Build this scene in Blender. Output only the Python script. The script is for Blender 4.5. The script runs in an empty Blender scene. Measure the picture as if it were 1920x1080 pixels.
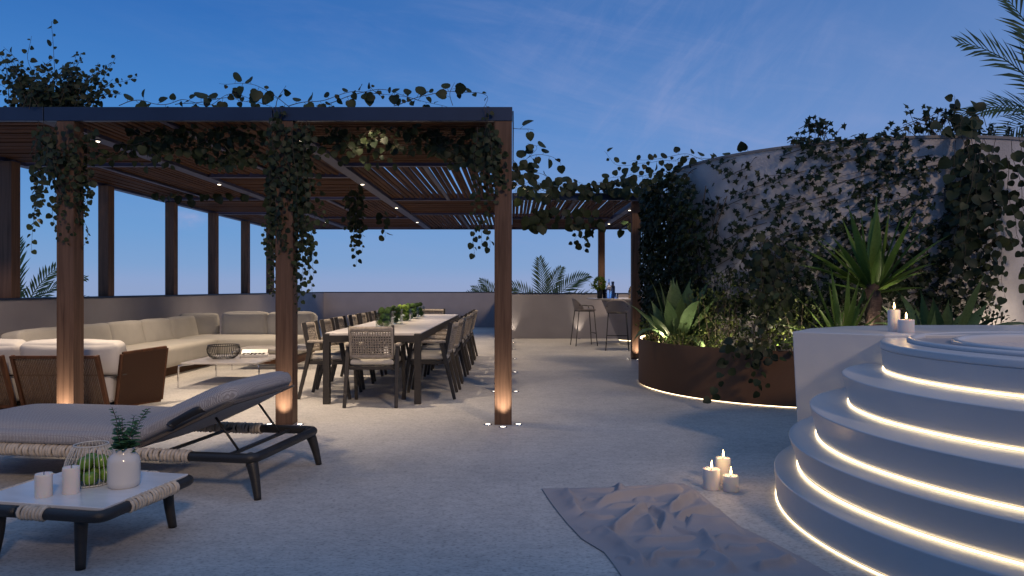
import bpy, math, random
import numpy as np
from mathutils import Vector, Matrix, noise
random.seed(11); np.random.seed(11)
C = bpy.context.scene.collection
SC = bpy.context.scene
R = math.radians
PI = math.pi
EYE = 1.23
OFF = {}

# ---------------------------------------------------------------- materials
MATS = {}
def nodes_of(m):
    m.use_nodes = True
    nt = m.node_tree
    return nt, nt.nodes, nt.links, nt.nodes['Principled BSDF']

def M(name, col, rough=.5, metal=0, var=.12, nscale=6, bump=0, bscale=80, stretch=(1, 1, 1), spec=.5, detail=4, rvar=0, sss=0):
    if name in MATS: return MATS[name]
    m = bpy.data.materials.new(name); nt, N, L, b = nodes_of(m)
    tc = N.new('ShaderNodeTexCoord'); mp = N.new('ShaderNodeMapping'); mp.inputs['Scale'].default_value = stretch
    L.new(tc.outputs['Object'], mp.inputs['Vector'])
    ns = N.new('ShaderNodeTexNoise'); ns.inputs['Scale'].default_value = nscale; ns.inputs['Detail'].default_value = detail
    L.new(mp.outputs[0], ns.inputs['Vector'])
    cr = N.new('ShaderNodeValToRGB'); e = cr.color_ramp.elements
    e[0].position = .3; e[1].position = .7
    e[0].color = (*[max(0, c*(1-var)) for c in col], 1); e[1].color = (*[min(1, c*(1+var)) for c in col], 1)
    L.new(ns.outputs['Fac'], cr.inputs['Fac']); L.new(cr.outputs['Color'], b.inputs['Base Color'])
    b.inputs['Roughness'].default_value = rough; b.inputs['Metallic'].default_value = metal
    b.inputs['Specular IOR Level'].default_value = spec
    if rvar:
        mr = N.new('ShaderNodeMapRange'); mr.inputs['From Min'].default_value = .3; mr.inputs['From Max'].default_value = .7
        mr.inputs['To Min'].default_value = rough-rvar; mr.inputs['To Max'].default_value = rough+rvar
        L.new(ns.outputs['Fac'], mr.inputs['Value']); L.new(mr.outputs[0], b.inputs['Roughness'])
    if sss:
        b.inputs['Subsurface Weight'].default_value = sss; b.inputs['Subsurface Radius'].default_value = (.03, .015, .008)
    if bump:
        n2 = N.new('ShaderNodeTexNoise'); n2.inputs['Scale'].default_value = bscale; n2.inputs['Detail'].default_value = 5
        L.new(mp.outputs[0], n2.inputs['Vector'])
        bp = N.new('ShaderNodeBump'); bp.inputs['Strength'].default_value = bump; bp.inputs['Distance'].default_value = .01
        L.new(n2.outputs['Fac'], bp.inputs['Height']); L.new(bp.outputs[0], b.inputs['Normal'])
    MATS[name] = m
    return m

def emis(name, col, strength):
    m = bpy.data.materials.new(name); nt, N, L, b = nodes_of(m)
    b.inputs['Base Color'].default_value = (*col, 1)
    b.inputs['Emission Color'].default_value = (*col, 1); b.inputs['Emission Strength'].default_value = strength
    return m

def leafmat(name, c1, c2, trans=.3, rough=.55):
    m = bpy.data.materials.new(name); nt, N, L, b = nodes_of(m)
    g = N.new('ShaderNodeNewGeometry'); cr = N.new('ShaderNodeValToRGB')
    cr.color_ramp.elements[0].color = (*c1, 1); cr.color_ramp.elements[1].color = (*c2, 1)
    L.new(g.outputs['Random Per Island'], cr.inputs['Fac'])
    tc = N.new('ShaderNodeTexCoord'); ns = N.new('ShaderNodeTexNoise'); ns.inputs['Scale'].default_value = 45; ns.inputs['Detail'].default_value = 3
    L.new(tc.outputs['Object'], ns.inputs['Vector'])
    mx = N.new('ShaderNodeMixRGB'); mx.blend_type = 'MULTIPLY'; mx.inputs['Fac'].default_value = .5
    r2 = N.new('ShaderNodeValToRGB'); r2.color_ramp.elements[0].position = .3; r2.color_ramp.elements[0].color = (.5, .5, .45, 1); r2.color_ramp.elements[1].position = .65
    L.new(ns.outputs['Fac'], r2.inputs['Fac']); L.new(cr.outputs[0], mx.inputs[1]); L.new(r2.outputs[0], mx.inputs[2])
    L.new(mx.outputs[0], b.inputs['Base Color']); b.inputs['Roughness'].default_value = rough; b.inputs['Specular IOR Level'].default_value = .28
    t = N.new('ShaderNodeBsdfTranslucent'); ms = N.new('ShaderNodeMixShader'); ms.inputs[0].default_value = trans
    L.new(mx.outputs[0], t.inputs['Color']); L.new(b.outputs[0], ms.inputs[1]); L.new(t.outputs[0], ms.inputs[2])
    L.new(ms.outputs[0], N['Material Output'].inputs['Surface'])
    return m

def woodmat(name, dark, light, axis=2, scale=30, rough=.6, spec=.2):
    m = bpy.data.materials.new(name); nt, N, L, b = nodes_of(m)
    tc = N.new('ShaderNodeTexCoord'); mp = N.new('ShaderNodeMapping')
    s = [1, 1, 1]; s[axis] = .04; mp.inputs['Scale'].default_value = s
    L.new(tc.outputs['Object'], mp.inputs['Vector'])
    n1 = N.new('ShaderNodeTexNoise'); n1.inputs['Scale'].default_value = scale; n1.inputs['Detail'].default_value = 8; n1.inputs['Distortion'].default_value = .6
    n2 = N.new('ShaderNodeTexNoise'); n2.inputs['Scale'].default_value = scale*4; n2.inputs['Detail'].default_value = 6
    n3 = N.new('ShaderNodeTexNoise'); n3.inputs['Scale'].default_value = 1.7
    L.new(mp.outputs[0], n1.inputs['Vector']); L.new(mp.outputs[0], n2.inputs['Vector']); L.new(tc.outputs['Object'], n3.inputs['Vector'])
    ad = N.new('ShaderNodeMath'); ad.operation = 'MULTIPLY_ADD'; ad.inputs[1].default_value = .45
    L.new(n2.outputs['Fac'], ad.inputs[0]); L.new(n1.outputs['Fac'], ad.inputs[2])
    a2 = N.new('ShaderNodeMath'); a2.operation = 'MULTIPLY_ADD'; a2.inputs[1].default_value = .3
    L.new(n3.outputs['Fac'], a2.inputs[0]); L.new(ad.outputs[0], a2.inputs[2])
    cr = N.new('ShaderNodeValToRGB'); cr.color_ramp.elements[0].position = .6; cr.color_ramp.elements[1].position = 1.1 if False else 1.0
    cr.color_ramp.elements[0].color = (*dark, 1); cr.color_ramp.elements[1].color = (*light, 1)
    L.new(a2.outputs[0], cr.inputs['Fac']); L.new(cr.outputs[0], b.inputs['Base Color'])
    b.inputs['Roughness'].default_value = rough; b.inputs['Specular IOR Level'].default_value = spec
    bp = N.new('ShaderNodeBump'); bp.inputs['Strength'].default_value = .25; bp.inputs['Distance'].default_value = .004
    L.new(ad.outputs[0], bp.inputs['Height']); L.new(bp.outputs[0], b.inputs['Normal'])
    return m

def weavemat(name, c1, c2, scale=70, rough=.85, bump=.5):
    """woven cloth: crossing threads from two wave textures"""
    m = bpy.data.materials.new(name); nt, N, L, b = nodes_of(m)
    tc = N.new('ShaderNodeTexCoord')
    ws = []
    for rot in (PI/4, -PI/4):
        mp = N.new('ShaderNodeMapping'); mp.inputs['Rotation'].default_value = (0, 0, rot)
        L.new(tc.outputs['Object'], mp.inputs['Vector'])
        w = N.new('ShaderNodeTexWave'); w.inputs['Scale'].default_value = scale; w.inputs['Distortion'].default_value = 1.5; w.inputs['Detail'].default_value = 2
        L.new(mp.outputs[0], w.inputs['Vector']); ws.append(w)
    mu = N.new('ShaderNodeMath'); mu.operation = 'MULTIPLY'
    L.new(ws[0].outputs['Fac'], mu.inputs[0]); L.new(ws[1].outputs['Fac'], mu.inputs[1])
    cr = N.new('ShaderNodeValToRGB'); cr.color_ramp.elements[0].color = (*c1, 1); cr.color_ramp.elements[1].color = (*c2, 1)
    cr.color_ramp.elements[0].position = .05; cr.color_ramp.elements[1].position = .6
    L.new(mu.outputs[0], cr.inputs['Fac']); L.new(cr.outputs[0], b.inputs['Base Color'])
    b.inputs['Roughness'].default_value = rough; b.inputs['Specular IOR Level'].default_value = .2
    bp = N.new('ShaderNodeBump'); bp.inputs['Strength'].default_value = bump; bp.inputs['Distance'].default_value = .004
    L.new(mu.outputs[0], bp.inputs['Height']); L.new(bp.outputs[0], b.inputs['Normal'])
    return m

def thinglass(name, tint=(.97, 1, .98), gloss=.1):
    """a thin clear pane: mostly let through, a little mirrored"""
    m = bpy.data.materials.new(name); nt, N, L, b = nodes_of(m)
    t = N.new('ShaderNodeBsdfTransparent'); t.inputs[0].default_value = (*tint, 1)
    g = N.new('ShaderNodeBsdfGlossy'); g.inputs['Roughness'].default_value = .03
    lw_ = N.new('ShaderNodeLayerWeight'); lw_.inputs[0].default_value = .25
    ma = N.new('ShaderNodeMath'); ma.operation = 'MULTIPLY_ADD'; ma.inputs[1].default_value = .6; ma.inputs[2].default_value = gloss*.5; L.new(lw_.outputs['Fresnel'], ma.inputs[0])
    ms = N.new('ShaderNodeMixShader'); L.new(ma.outputs[0], ms.inputs[0]); L.new(t.outputs[0], ms.inputs[1]); L.new(g.outputs[0], ms.inputs[2])
    L.new(ms.outputs[0], N['Material Output'].inputs['Surface']); return m

def glassmat(name, col=(1, 1, 1), rough=.02):
    m = bpy.data.materials.new(name); nt, N, L, b = nodes_of(m)
    b.inputs['Base Color'].default_value = (*col, 1); b.inputs['Roughness'].default_value = rough
    b.inputs['Transmission Weight'].default_value = 1; b.inputs['IOR'].default_value = 1.3
    return m

# ---------------------------------------------------------------- objects
def tag(o, label=None, cat=None, group=None, kind=None):
    if label: o['label'] = label
    if cat: o['category'] = cat
    if group: o['group'] = group
    if kind: o['kind'] = kind
    return o

def thing(name, label, cat, loc=(0, 0, 0), rotz=0, group=None, local=False):
    o = bpy.data.objects.new(name, None); C.objects.link(o)
    o.location = loc; o.rotation_euler = (0, 0, rotz); o.empty_display_size = .1
    tag(o, label, cat, group)
    OFF[o.name] = Vector((0, 0, 0)) if (local or rotz) else Vector(loc)
    return o

def root_of(o):
    while o.parent: o = o.parent
    return o

def dup(root, loc, rotz, label, group=None):
    r = root.copy(); C.objects.link(r); r.location = loc; r.rotation_euler = (0, 0, rotz); r['label'] = label
    if group: r['group'] = group
    def rec(a, b):
        for ch in list(a.children):
            c = ch.copy(); C.objects.link(c); c.parent = b
            rec(ch, c)
    rec(root, r)
    return r

class MB:
    def __init__(s): s.v = []; s.f = []
    def add(s, vs, fs):
        k = len(s.v); s.v += [tuple(v) for v in vs]; s.f += [tuple(i+k for i in f) for f in fs]; return s
    def box(s, x0, x1, y0, y1, z0, z1, T=None):
        vs = [Vector((x, y, z)) for z in (z0, z1) for y in (y0, y1) for x in (x0, x1)]
        if T is not None: vs = [T @ v for v in vs]
        return s.add(vs, [(0, 2, 3, 1), (4, 5, 7, 6), (0, 1, 5, 4), (2, 6, 7, 3), (0, 4, 6, 2), (1, 3, 7, 5)])
    def bar(s, p0, p1, w, h, up=(0, 0, 1), w1=None, h1=None):
        p0 = Vector(p0); p1 = Vector(p1); d = (p1-p0).normalized(); u = Vector(up)
        x = d.cross(u)
        if x.length < 1e-4: x = d.cross(Vector((0, 1, 0)))
        x.normalize(); y = x.cross(d)
        w1 = w if w1 is None else w1; h1 = h if h1 is None else h1
        vs = [p+x*a*ww/2+y*b*hh/2 for p, ww, hh in ((p0, w, h), (p1, w1, h1)) for a, b in ((-1, -1), (1, -1), (1, 1), (-1, 1))]
        return s.add(vs, [(3, 2, 1, 0), (4, 5, 6, 7), (0, 1, 5, 4), (1, 2, 6, 5), (2, 3, 7, 6), (3, 0, 4, 7)])
    def tube(s, pts, r, n=8, closed=False, cap=True):
        pts = [Vector(p) for p in pts]; m = len(pts)
        rs = list(r) if hasattr(r, '__len__') else [r]*m
        ts = []
        for i in range(m):
            if closed: t = pts[(i+1) % m]-pts[i-1]
            else: t = pts[min(i+1, m-1)]-pts[max(i-1, 0)]
            ts.append(t.normalized() if t.length > 1e-9 else Vector((0, 0, 1)))
        a = ts[0].orthogonal().normalized(); vs = []
        for i in range(m):
            a = (a-ts[i]*a.dot(ts[i]))
            a = a.normalized() if a.length > 1e-6 else ts[i].orthogonal().normalized()
            b = ts[i].cross(a)
            for k in range(n):
                an = 2*PI*k/n; vs.append(pts[i]+(a*math.cos(an)+b*math.sin(an))*rs[i])
        fs = []
        for i in range(m if closed else m-1):
            j = (i+1) % m
            for k in range(n):
                l = (k+1) % n; fs.append((i*n+k, i*n+l, j*n+l, j*n+k))
        if cap and not closed:
            fs.append(tuple(range(n-1, -1, -1))); fs.append(tuple((m-1)*n+k for k in range(n)))
        return s.add(vs, fs)
    def lathe(s, prof, c=(0, 0, 0), n=24, T=None, cap=True):
        c = Vector(c); vs = []; fs = []; m = len(prof)
        for (r, z) in prof:
            for k in range(n):
                a = 2*PI*k/n; vs.append(c+Vector((r*math.cos(a), r*math.sin(a), z)))
        if T is not None: vs = [T @ v for v in vs]
        for i in range(m-1):
            for k in range(n):
                l = (k+1) % n; fs.append((i*n+k, i*n+l, (i+1)*n+l, (i+1)*n+k))
        if cap:
            if prof[0][0] > 1e-6: fs.append(tuple(range(n-1, -1, -1)))
            if prof[-1][0] > 1e-6: fs.append(tuple((m-1)*n+k for k in range(n)))
        return s.add(vs, fs)
    def cushion(s, c, size, r=.06, puff=.02, n=10, T=None, wob=0, seed=0):
        """upholstered block: rounded box with swollen faces"""
        h = Vector(size)/2; c = Vector(c); r = min(r, h.x*.98, h.y*.98, h.z*.98)
        us = []
        for i in range(n+1):
            t = i/n*2-1
            us.append(math.copysign(1-(1-abs(t))**1.5, t))
        idx = {}; vs = []; fs = []
        def vert(p):
            key = tuple(round(q, 5) for q in p)
            if key in idx: return idx[key]
            q = Vector((p[0]*h.x, p[1]*h.y, p[2]*h.z))
            k = Vector([max(-(h[i]-r), min(h[i]-r, q[i])) for i in range(3)])
            d = q-k
            # spread samples on the rounded edge
            if d.length > 1e-9: q = k+d.normalized()*r
            w = (1-p[0]**2)*(1-p[1]**2)*(1-p[2]**2) if False else 0
            for ax in range(3):
                o = [(1-p[i]**4) for i in range(3) if i != ax]
                if abs(p[ax]) > .999: q[ax] += math.copysign(puff*o[0]*o[1], p[ax])
            if wob:
                q += Vector((noise.noise(q*5+Vector((seed, 0, 0))), noise.noise(q*5+Vector((0, seed, 3))), noise.noise(q*5+Vector((7, 0, seed)))))*wob
            q = q+c
            if T is not None: q = T @ q
            idx[key] = len(vs); vs.append(q); return idx[key]
        for ax in range(3):
            for sg in (-1, 1):
                a, b = [(1, 2), (2, 0), (0, 1)][ax]
                for i in range(n):
                    for j in range(n):
                        quad = []
                        for (ii, jj) in ((i, j), (i+1, j), (i+1, j+1), (i, j+1)):
                            p = [0, 0, 0]; p[ax] = sg; p[a] = us[ii]; p[b] = us[jj]; quad.append(vert(p))
                        fs.append(tuple(quad if sg > 0 else quad[::-1]))
        return s.add(vs, fs)
    def build(s, name, mat, parent=None, smooth=True, bevel=0, seg=2, auto=False):
        me = bpy.data.meshes.new(name)
        off = OFF.get(root_of(parent).name, Vector((0, 0, 0))) if parent else Vector((0, 0, 0))
        vs = [(v[0]-off.x, v[1]-off.y, v[2]-off.z) for v in s.v] if off.length > 0 else s.v
        me.from_pydata(vs, [], s.f); me.update()
        if smooth:
            me.polygons.foreach_set('use_smooth', [True]*len(me.polygons))
            if auto:
                try: me.set_sharp_from_angle(angle=R(40))
                except Exception: pass
        o = bpy.data.objects.new(name, me); C.objects.link(o); me.materials.append(mat)
        if parent: o.parent = parent
        if bevel:
            b = o.modifiers.new('bevel', 'BEVEL'); b.width = bevel; b.segments = seg; b.limit_method = 'ANGLE'
        return o

def lamp(kind, name, parent, loc, power, col, to=None, angle=90, blend=1, radius=.03):
    l = bpy.data.lights.new(name, kind); l.energy = power; l.color = col; l.shadow_soft_size = radius
    if kind == 'SPOT': l.spot_size = R(angle); l.spot_blend = blend
    o = bpy.data.objects.new(name, l); C.objects.link(o)
    off = OFF.get(root_of(parent).name, Vector((0, 0, 0))) if parent else Vector((0, 0, 0))
    o.location = Vector(loc)-off
    if to is not None: o.rotation_euler = (Vector(to)-Vector(loc)).to_track_quat('-Z', 'Y').to_euler()
    if parent: o.parent = parent
    return o

# ---------------------------------------------------------------- foliage
def half(side, fold):
    return side
def tmpl(side, tip, base=(0, 0), fold=.25, curl=.15):
    """leaf blade folded along its midrib; side: outline of one half, base to tip"""
    k = len(side); vs = [(base[0], 0, 0)]
    for x, y in side: vs.append((x, y, fold*abs(y)-curl*x*x))
    for x, y in side: vs.append((x, -y, fold*abs(y)-curl*x*x))
    for x, y in side: vs.append((max(x, base[0]+.06), 0, -curl*x*x))
    vs.append((tip, 0, -curl*tip*tip))
    L = lambda i: 1+i
    Rr = lambda i: 1+k+i
    Mm = lambda i: 1+2*k+i
    t = 1+3*k; fs = [(0, Mm(0), L(0)), (0, Rr(0), Mm(0))]
    for i in range(k-1):
        fs += [(Mm(i), Mm(i+1), L(i+1), L(i)), (Mm(i+1), Mm(i), Rr(i), Rr(i+1))]
    fs += [(Mm(k-1), t, L(k-1)), (t, Mm(k-1), Rr(k-1))]
    return np.array(vs, float), fs
LEAF = {
    'round': tmpl([(-.06, .22), (.08, .44), (.35, .54), (.65, .42), (.88, .2)], 1.0),
    'oval': tmpl([(.15, .15), (.45, .26), (.78, .17)], 1.0),
    'small': tmpl([(.3, .27), (.7, .22)], 1.0),
}
def ivy_t():
    s = [(0, .07), (-.16, .33), (.12, .27), (.3, .62), (.5, .25)]
    pts = [(.32, 0, .05)]+[(x, y, -.12*abs(y)) for x, y in s]+[(1, 0, -.15)]+[(x, -y, -.12*abs(y)) for x, y in s[::-1]]
    n = len(pts)
    return np.array(pts, float), [(0, i, i+1) for i in range(1, n-1)]+[(0, n-1, 1)]
LEAF['ivy'] = ivy_t()

class Leaves:
    def __init__(s, kind): s.kind = kind; s.p = []; s.d = []; s.n = []; s.s = []
    def add(s, p, d, n, size): s.p.append(tuple(p)); s.d.append(tuple(d)); s.n.append(tuple(n)); s.s.append(size)
    def build(s, name, mat, parent):
        tv, tf = LEAF[s.kind]; p = np.array(s.p); d = np.array(s.d); n = np.array(s.n); sz = np.array(s.s)
        d /= np.linalg.norm(d, axis=1)[:, None]+1e-9
        n = n-d*(n*d).sum(1)[:, None]; n /= np.linalg.norm(n, axis=1)[:, None]+1e-9
        y = np.cross(n, d)
        vs = p[:, None, :]+sz[:, None, None]*(tv[None, :, 0:1]*d[:, None, :]+tv[None, :, 1:2]*y[:, None, :]+tv[None, :, 2:3]*n[:, None, :])
        off = OFF.get(root_of(parent).name, Vector((0, 0, 0))); vs = vs.reshape(-1, 3)-np.array(off)
        k = len(tv); fs = [tuple(i+b*k for i in f) for b in range(len(p)) for f in tf]
        me = bpy.data.meshes.new(name); me.from_pydata(vs.tolist(), [], fs); me.update()
        me.polygons.foreach_set('use_smooth', [True]*len(me.polygons))
        o = bpy.data.objects.new(name, me); C.objects.link(o); me.materials.append(mat); o.parent = parent
        return o

def rv(s=1.0): return Vector((random.uniform(-1, 1), random.uniform(-1, 1), random.uniform(-1, 1)))*s
def resample(pts, step):
    pts = [Vector(p) for p in pts]; out = [pts[0]]; acc = 0
    for a, b in zip(pts, pts[1:]):
        l = (b-a).length; t = step-acc
        while t <= l:
            out.append(a.lerp(b, t/l)); t += step
        acc = (acc+l) % step if l > 0 else acc
        acc = l-(t-step)
    return out
def smooth_path(ctrl, n=12):
    ctrl = [Vector(c) for c in ctrl]
    if len(ctrl) < 3: return ctrl
    P = [ctrl[0]*2-ctrl[1]]+ctrl+[ctrl[-1]*2-ctrl[-2]]; out = []
    for i in range(1, len(P)-2):
        p0, p1, p2, p3 = P[i-1:i+3]
        for k in range(n):
            t = k/n
            out.append(.5*((2*p1)+(p2-p0)*t+(2*p0-5*p1+4*p2-p3)*t*t+(3*p1-p0-3*p2+p3)*t**3))
    out.append(ctrl[-1]); return out

def strand(stem, lv, ctrl, step, size, face=(0, -1, .3), wob=.02, sv=.35, r=.0028, hang=.5, pet=.4):
    """one runner of a vine: a thin stem with alternate leaves on short stalks"""
    pts = smooth_path(ctrl, 10); sd = random.uniform(0, 99)
    pts = [p+Vector((noise.noise(p*4+Vector((sd, 0, 0))), noise.noise(p*4+Vector((0, sd, 0))), noise.noise(p*4+Vector((0, 0, sd)))))*wob for p in pts]
    stem.tube(pts, [r*(1-.6*i/len(pts)) for i in range(len(pts))], 4, cap=False)
    rp = resample(pts, step); face = Vector(face)
    for i, p in enumerate(rp[1:]):
        t = (rp[min(i+2, len(rp)-1)]-rp[i]); t = t.normalized() if t.length > 1e-6 else Vector((0, 0, 1))
        sdv = t.cross(face); sdv = sdv.normalized() if sdv.length > .05 else rv().normalized()
        d = (sdv*(1 if i % 2 else -1)*.9+t*.3+Vector((0, 0, -hang))+rv(.5)).normalized()
        s = size*random.uniform(1-sv, 1+sv)*(1-.35*(i/len(rp))**3)
        q = p+d*s*pet
        stem.tube([p, q], r*.5, 3, cap=False)
        lv.add(q, d+Vector((0, 0, -.25)), face.normalized()+rv(.75), s)
# ---------------------------------------------------------------- shared materials
WARM = (1.0, .775, .54)
WARM2 = (1.0, .82, .60)
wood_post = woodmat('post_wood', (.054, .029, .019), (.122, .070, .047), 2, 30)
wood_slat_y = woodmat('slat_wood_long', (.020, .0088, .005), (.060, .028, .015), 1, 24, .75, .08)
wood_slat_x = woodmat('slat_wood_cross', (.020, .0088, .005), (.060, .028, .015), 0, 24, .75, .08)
metal_dark = M('dark_metal', (.018, .030, .062), .42, .45, .1, 3, .03, 200)
metal_beam = M('anodised_beam', (.020, .021, .058), .6, .1, .1, 3, .03, 200)
plaster = M('parapet_plaster', (.275, .26, .285), .75, 0, .06, 2.5, .1, 120)
white_plaster = M('white_render', (.53, .525, .535), .34, 0, .035, 2.2, .06, 60, rvar=.06)
concrete_wall = M('rendered_wall', (.40, .38, .385), .9, 0, .24, 2.2, .8, 45, detail=10, spec=.2)
black_frame = M('black_wood', (.018, .017, .017), .42, 0, .25, 4, .25, 60, (1, 1, 6))
char_frame = M('charcoal_wood', (.027, .0235, .0215), .5, 0, .2, 5, .2, 60)
rope_mat = M('cord_wrap', (.50, .43, .35), .75, 0, .25, 30, .3, 120)
cream = M('cream_fabric', (.40, .38, .355), .9, 0, .06, 4, .35, 260, spec=.2)
cream_seat = M('seat_fabric', (.45, .425, .385), .9, 0, .05, 4, .3, 300, spec=.2)
white_cush = M('white_fabric', (.52, .50, .49), .9, 0, .05, 4, .25, 200, spec=.2)
woven = M('woven_cord', (.29, .255, .22), .8, 0, .2, 40, .3, 200)
marble = M('white_marble', (.66, .66, .67), .22, 0, .07, 5, 0, 1, (1, 2.5, 1), detail=9, rvar=.04)
tabletop_mat = M('pale_stone', (.62, .58, .55), .38, 0, .05, 4, .04, 90)
chrome = M('chrome', (.75, .75, .77), .12, 1, .03)
soil = M('soil', (.05, .032, .02), .95, 0, .4, 25, .8, 40)
wax = M('candle_wax', (.72, .66, .62), .45, 0, .04, 8, .05, 30, sss=.6)
wick_mat = M('wick', (.01, .01, .01), .9)
stem_mat = M('vine_stem', (.045, .032, .02), .7, 0, .3, 20)
lens_mat = emis('lamp_lens', (1, .86, .66), 6)
led_mat = emis('led_glow', (1, .78, .46), 4.8)
led_soft = emis('led_soft_glow', (1, .76, .46), 5.0)
leaf_dark = leafmat('vine_leaf', (.011, .021, .011), (.034, .048, .018), .25)
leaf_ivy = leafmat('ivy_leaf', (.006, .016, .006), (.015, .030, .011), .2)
leaf_shrub = leafmat('shrub_leaf', (.045, .075, .018), (.11, .135, .035), .3)
leaf_blade = leafmat('blade_leaf', (.075, .15, .03), (.14, .225, .05), .25, .38)
leaf_agave = leafmat('strap_leaf', (.075, .135, .055), (.14, .205, .085), .22, .42)
palm_mat = leafmat('palm_leaf', (.020, .042, .016), (.046, .082, .026), .25)

# ---------------------------------------------------------------- setting
def floor_material():
    m = bpy.data.materials.new('floor_stone'); nt, N, L, b = nodes_of(m)
    tc = N.new('ShaderNodeTexCoord')
    def ns(sc, det, st=(1, 1, 1)):
        mp = N.new('ShaderNodeMapping'); mp.inputs['Scale'].default_value = st; L.new(tc.outputs['Object'], mp.inputs['Vector'])
        n = N.new('ShaderNodeTexNoise'); n.inputs['Scale'].default_value = sc; n.inputs['Detail'].default_value = det; n.inputs['Roughness'].default_value = .65
        L.new(mp.outputs[0], n.inputs['Vector']); return n
    big = ns(.9, 5); mid = ns(17, 10, (.6, 1, 1)); fine = ns(75, 8, (.55, 1, 1))
    r1 = N.new('ShaderNodeValToRGB'); r1.color_ramp.elements[0].position = .3; r1.color_ramp.elements[1].position = .72
    r1.color_ramp.elements[0].color = (.40, .388, .378, 1); r1.color_ramp.elements[1].color = (.54, .52, .50, 1)
    L.new(big.outputs['Fac'], r1.inputs['Fac'])
    r2 = N.new('ShaderNodeValToRGB'); r2.color_ramp.elements[0].position = .36; r2.color_ramp.elements[1].position = .58
    r2.color_ramp.elements[0].color = (.60, .60, .60, 1); r2.color_ramp.elements[1].color = (1.08, 1.07, 1.05, 1)
    L.new(mid.outputs['Fac'], r2.inputs['Fac'])
    r3 = N.new('ShaderNodeValToRGB'); r3.color_ramp.elements[0].position = .34; r3.color_ramp.elements[1].position = .5
    r3.color_ramp.elements[0].color = (.40, .40, .40, 1); r3.color_ramp.elements[1].color = (1.05, 1.05, 1.05, 1)
    L.new(fine.outputs['Fac'], r3.inputs['Fac'])
    m1 = N.new('ShaderNodeMixRGB'); m1.blend_type = 'MULTIPLY'; m1.inputs[0].default_value = .36
    m2 = N.new('ShaderNodeMixRGB'); m2.blend_type = 'MULTIPLY'; m2.inputs[0].default_value = .75
    L.new(r1.outputs[0], m1.inputs[1]); L.new(r2.outputs[0], m1.inputs[2]); L.new(m1.outputs[0], m2.inputs[1]); L.new(r3.outputs[0], m2.inputs[2])
    L.new(m2.outputs[0], b.inputs['Base Color']); b.inputs['Roughness'].default_value = .6; b.inputs['Specular IOR Level'].default_value = .35
    ad = N.new('ShaderNodeMath'); ad.operation = 'MULTIPLY_ADD'; ad.inputs[1].default_value = .5
    L.new(fine.outputs['Fac'], ad.inputs[0]); L.new(mid.outputs['Fac'], ad.inputs[2])
    bp = N.new('ShaderNodeBump'); bp.inputs['Strength'].default_value = .12; bp.inputs['Distance'].default_value = .002
    L.new(ad.outputs[0], bp.inputs['Height']); L.new(bp.outputs[0], b.inputs['Normal'])
    return m
fl = MB().add([(-6.2, -5, 0), (12, -5, 0), (12, 22.4, 0), (-6.2, 22.4, 0)], [(0, 1, 2, 3)]).build('terrace_floor', floor_material(), None, False)
tag(fl, 'grey beige stone terrace floor', 'floor', kind='structure')

def parapet(label, x0, x1, y0, y1, cx0, cx1, cy0, cy1):
    t = thing('parapet_wall', label, 'wall', ((x0+x1)/2, (y0+y1)/2, 0))
    MB().box(x0, x1, y0, y1, -.02, 1.085).build('wall_face', plaster, t, False)
    MB().box(cx0, cx1, cy0, cy1, 1.0855, 1.11).build('coping', metal_dark, t, False, .004)
    return t
parapet('long pale parapet wall behind the sofa, carrying the row of posts', -6.1, -5.88, -3, 22.2, -6.11, -5.868, -3, 22.19)
parapet('farthest pale parapet wall, beyond the far end of the dining table', -6.1, -.05, 22.203, 22.42, -6.11, -.05, 22.192, 22.43)
parapet('pale parapet wall behind the bar table and stools', -.1, 11.77, 17.3, 17.5, -.098, 11.765, 17.29, 17.51)
parapet('pale parapet wall on the far side of the hot tub and palm', 11.78, 12, -2, 17.5, 11.768, 12.01, -2, 17.51)
hs = thing('house_shade_wall', 'unseen pale house wall behind the viewer, added to shade the near terrace', 'wall', (2, -2.2, 0))  # out of view; added so its shade falls on the near floor and steps
MB().box(-8, 12, -2.4, -2.1, 0, 3.5).build('wall_face', plaster, hs, False)
parapet('short return wall joining the two parapets behind the corner post', -.3, -.103, 17.3, 22.2, -.312, -.101, 17.29, 22.189)

# ---------------------------------------------------------------- pergola
PT = 2.73
pg = thing('pergola', 'long timber slatted pergola with dark metal beams over the sofa, dining table and bar', 'pergola', (0, 6.38, 0))
W = .155
def post(cx, cy, z0=0):
    h = W/2
    mb = MB().box(cx-h, cx+h, cy-h, cy+h, z0, PT)
    return mb.build('post', wood_post, pg, False, .004)
front_posts = [(-.08, 6.46), (-2.047, 6.46), (-4.012, 6.46), (-5.985, 6.46)]
for i, p in enumerate(front_posts): post(*p, 1.11 if i == 3 else 0)
ROWX = [8.45, 10.4, 12.35, 14.3, 15.95]
for y in ROWX: post(-.08, y)
for y in (8.47, 10.49, 12.5, 14.25, 15.97, 17.6): post(-5.985, y, 1.11)
post(2.15, 12.34); post(2.19, 17.42, 1.11)
def beam(x0, x1, y0, y1, z0=PT+.001, z1=2.85, name='beam'):
    return MB().box(x0, x1, y0, y1, z0, z1).build(name, metal_dark if name == 'fascia' else metal_beam, pg, False, .003)
XB = [-6.065, -4.2, -2.145, -.03]
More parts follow.
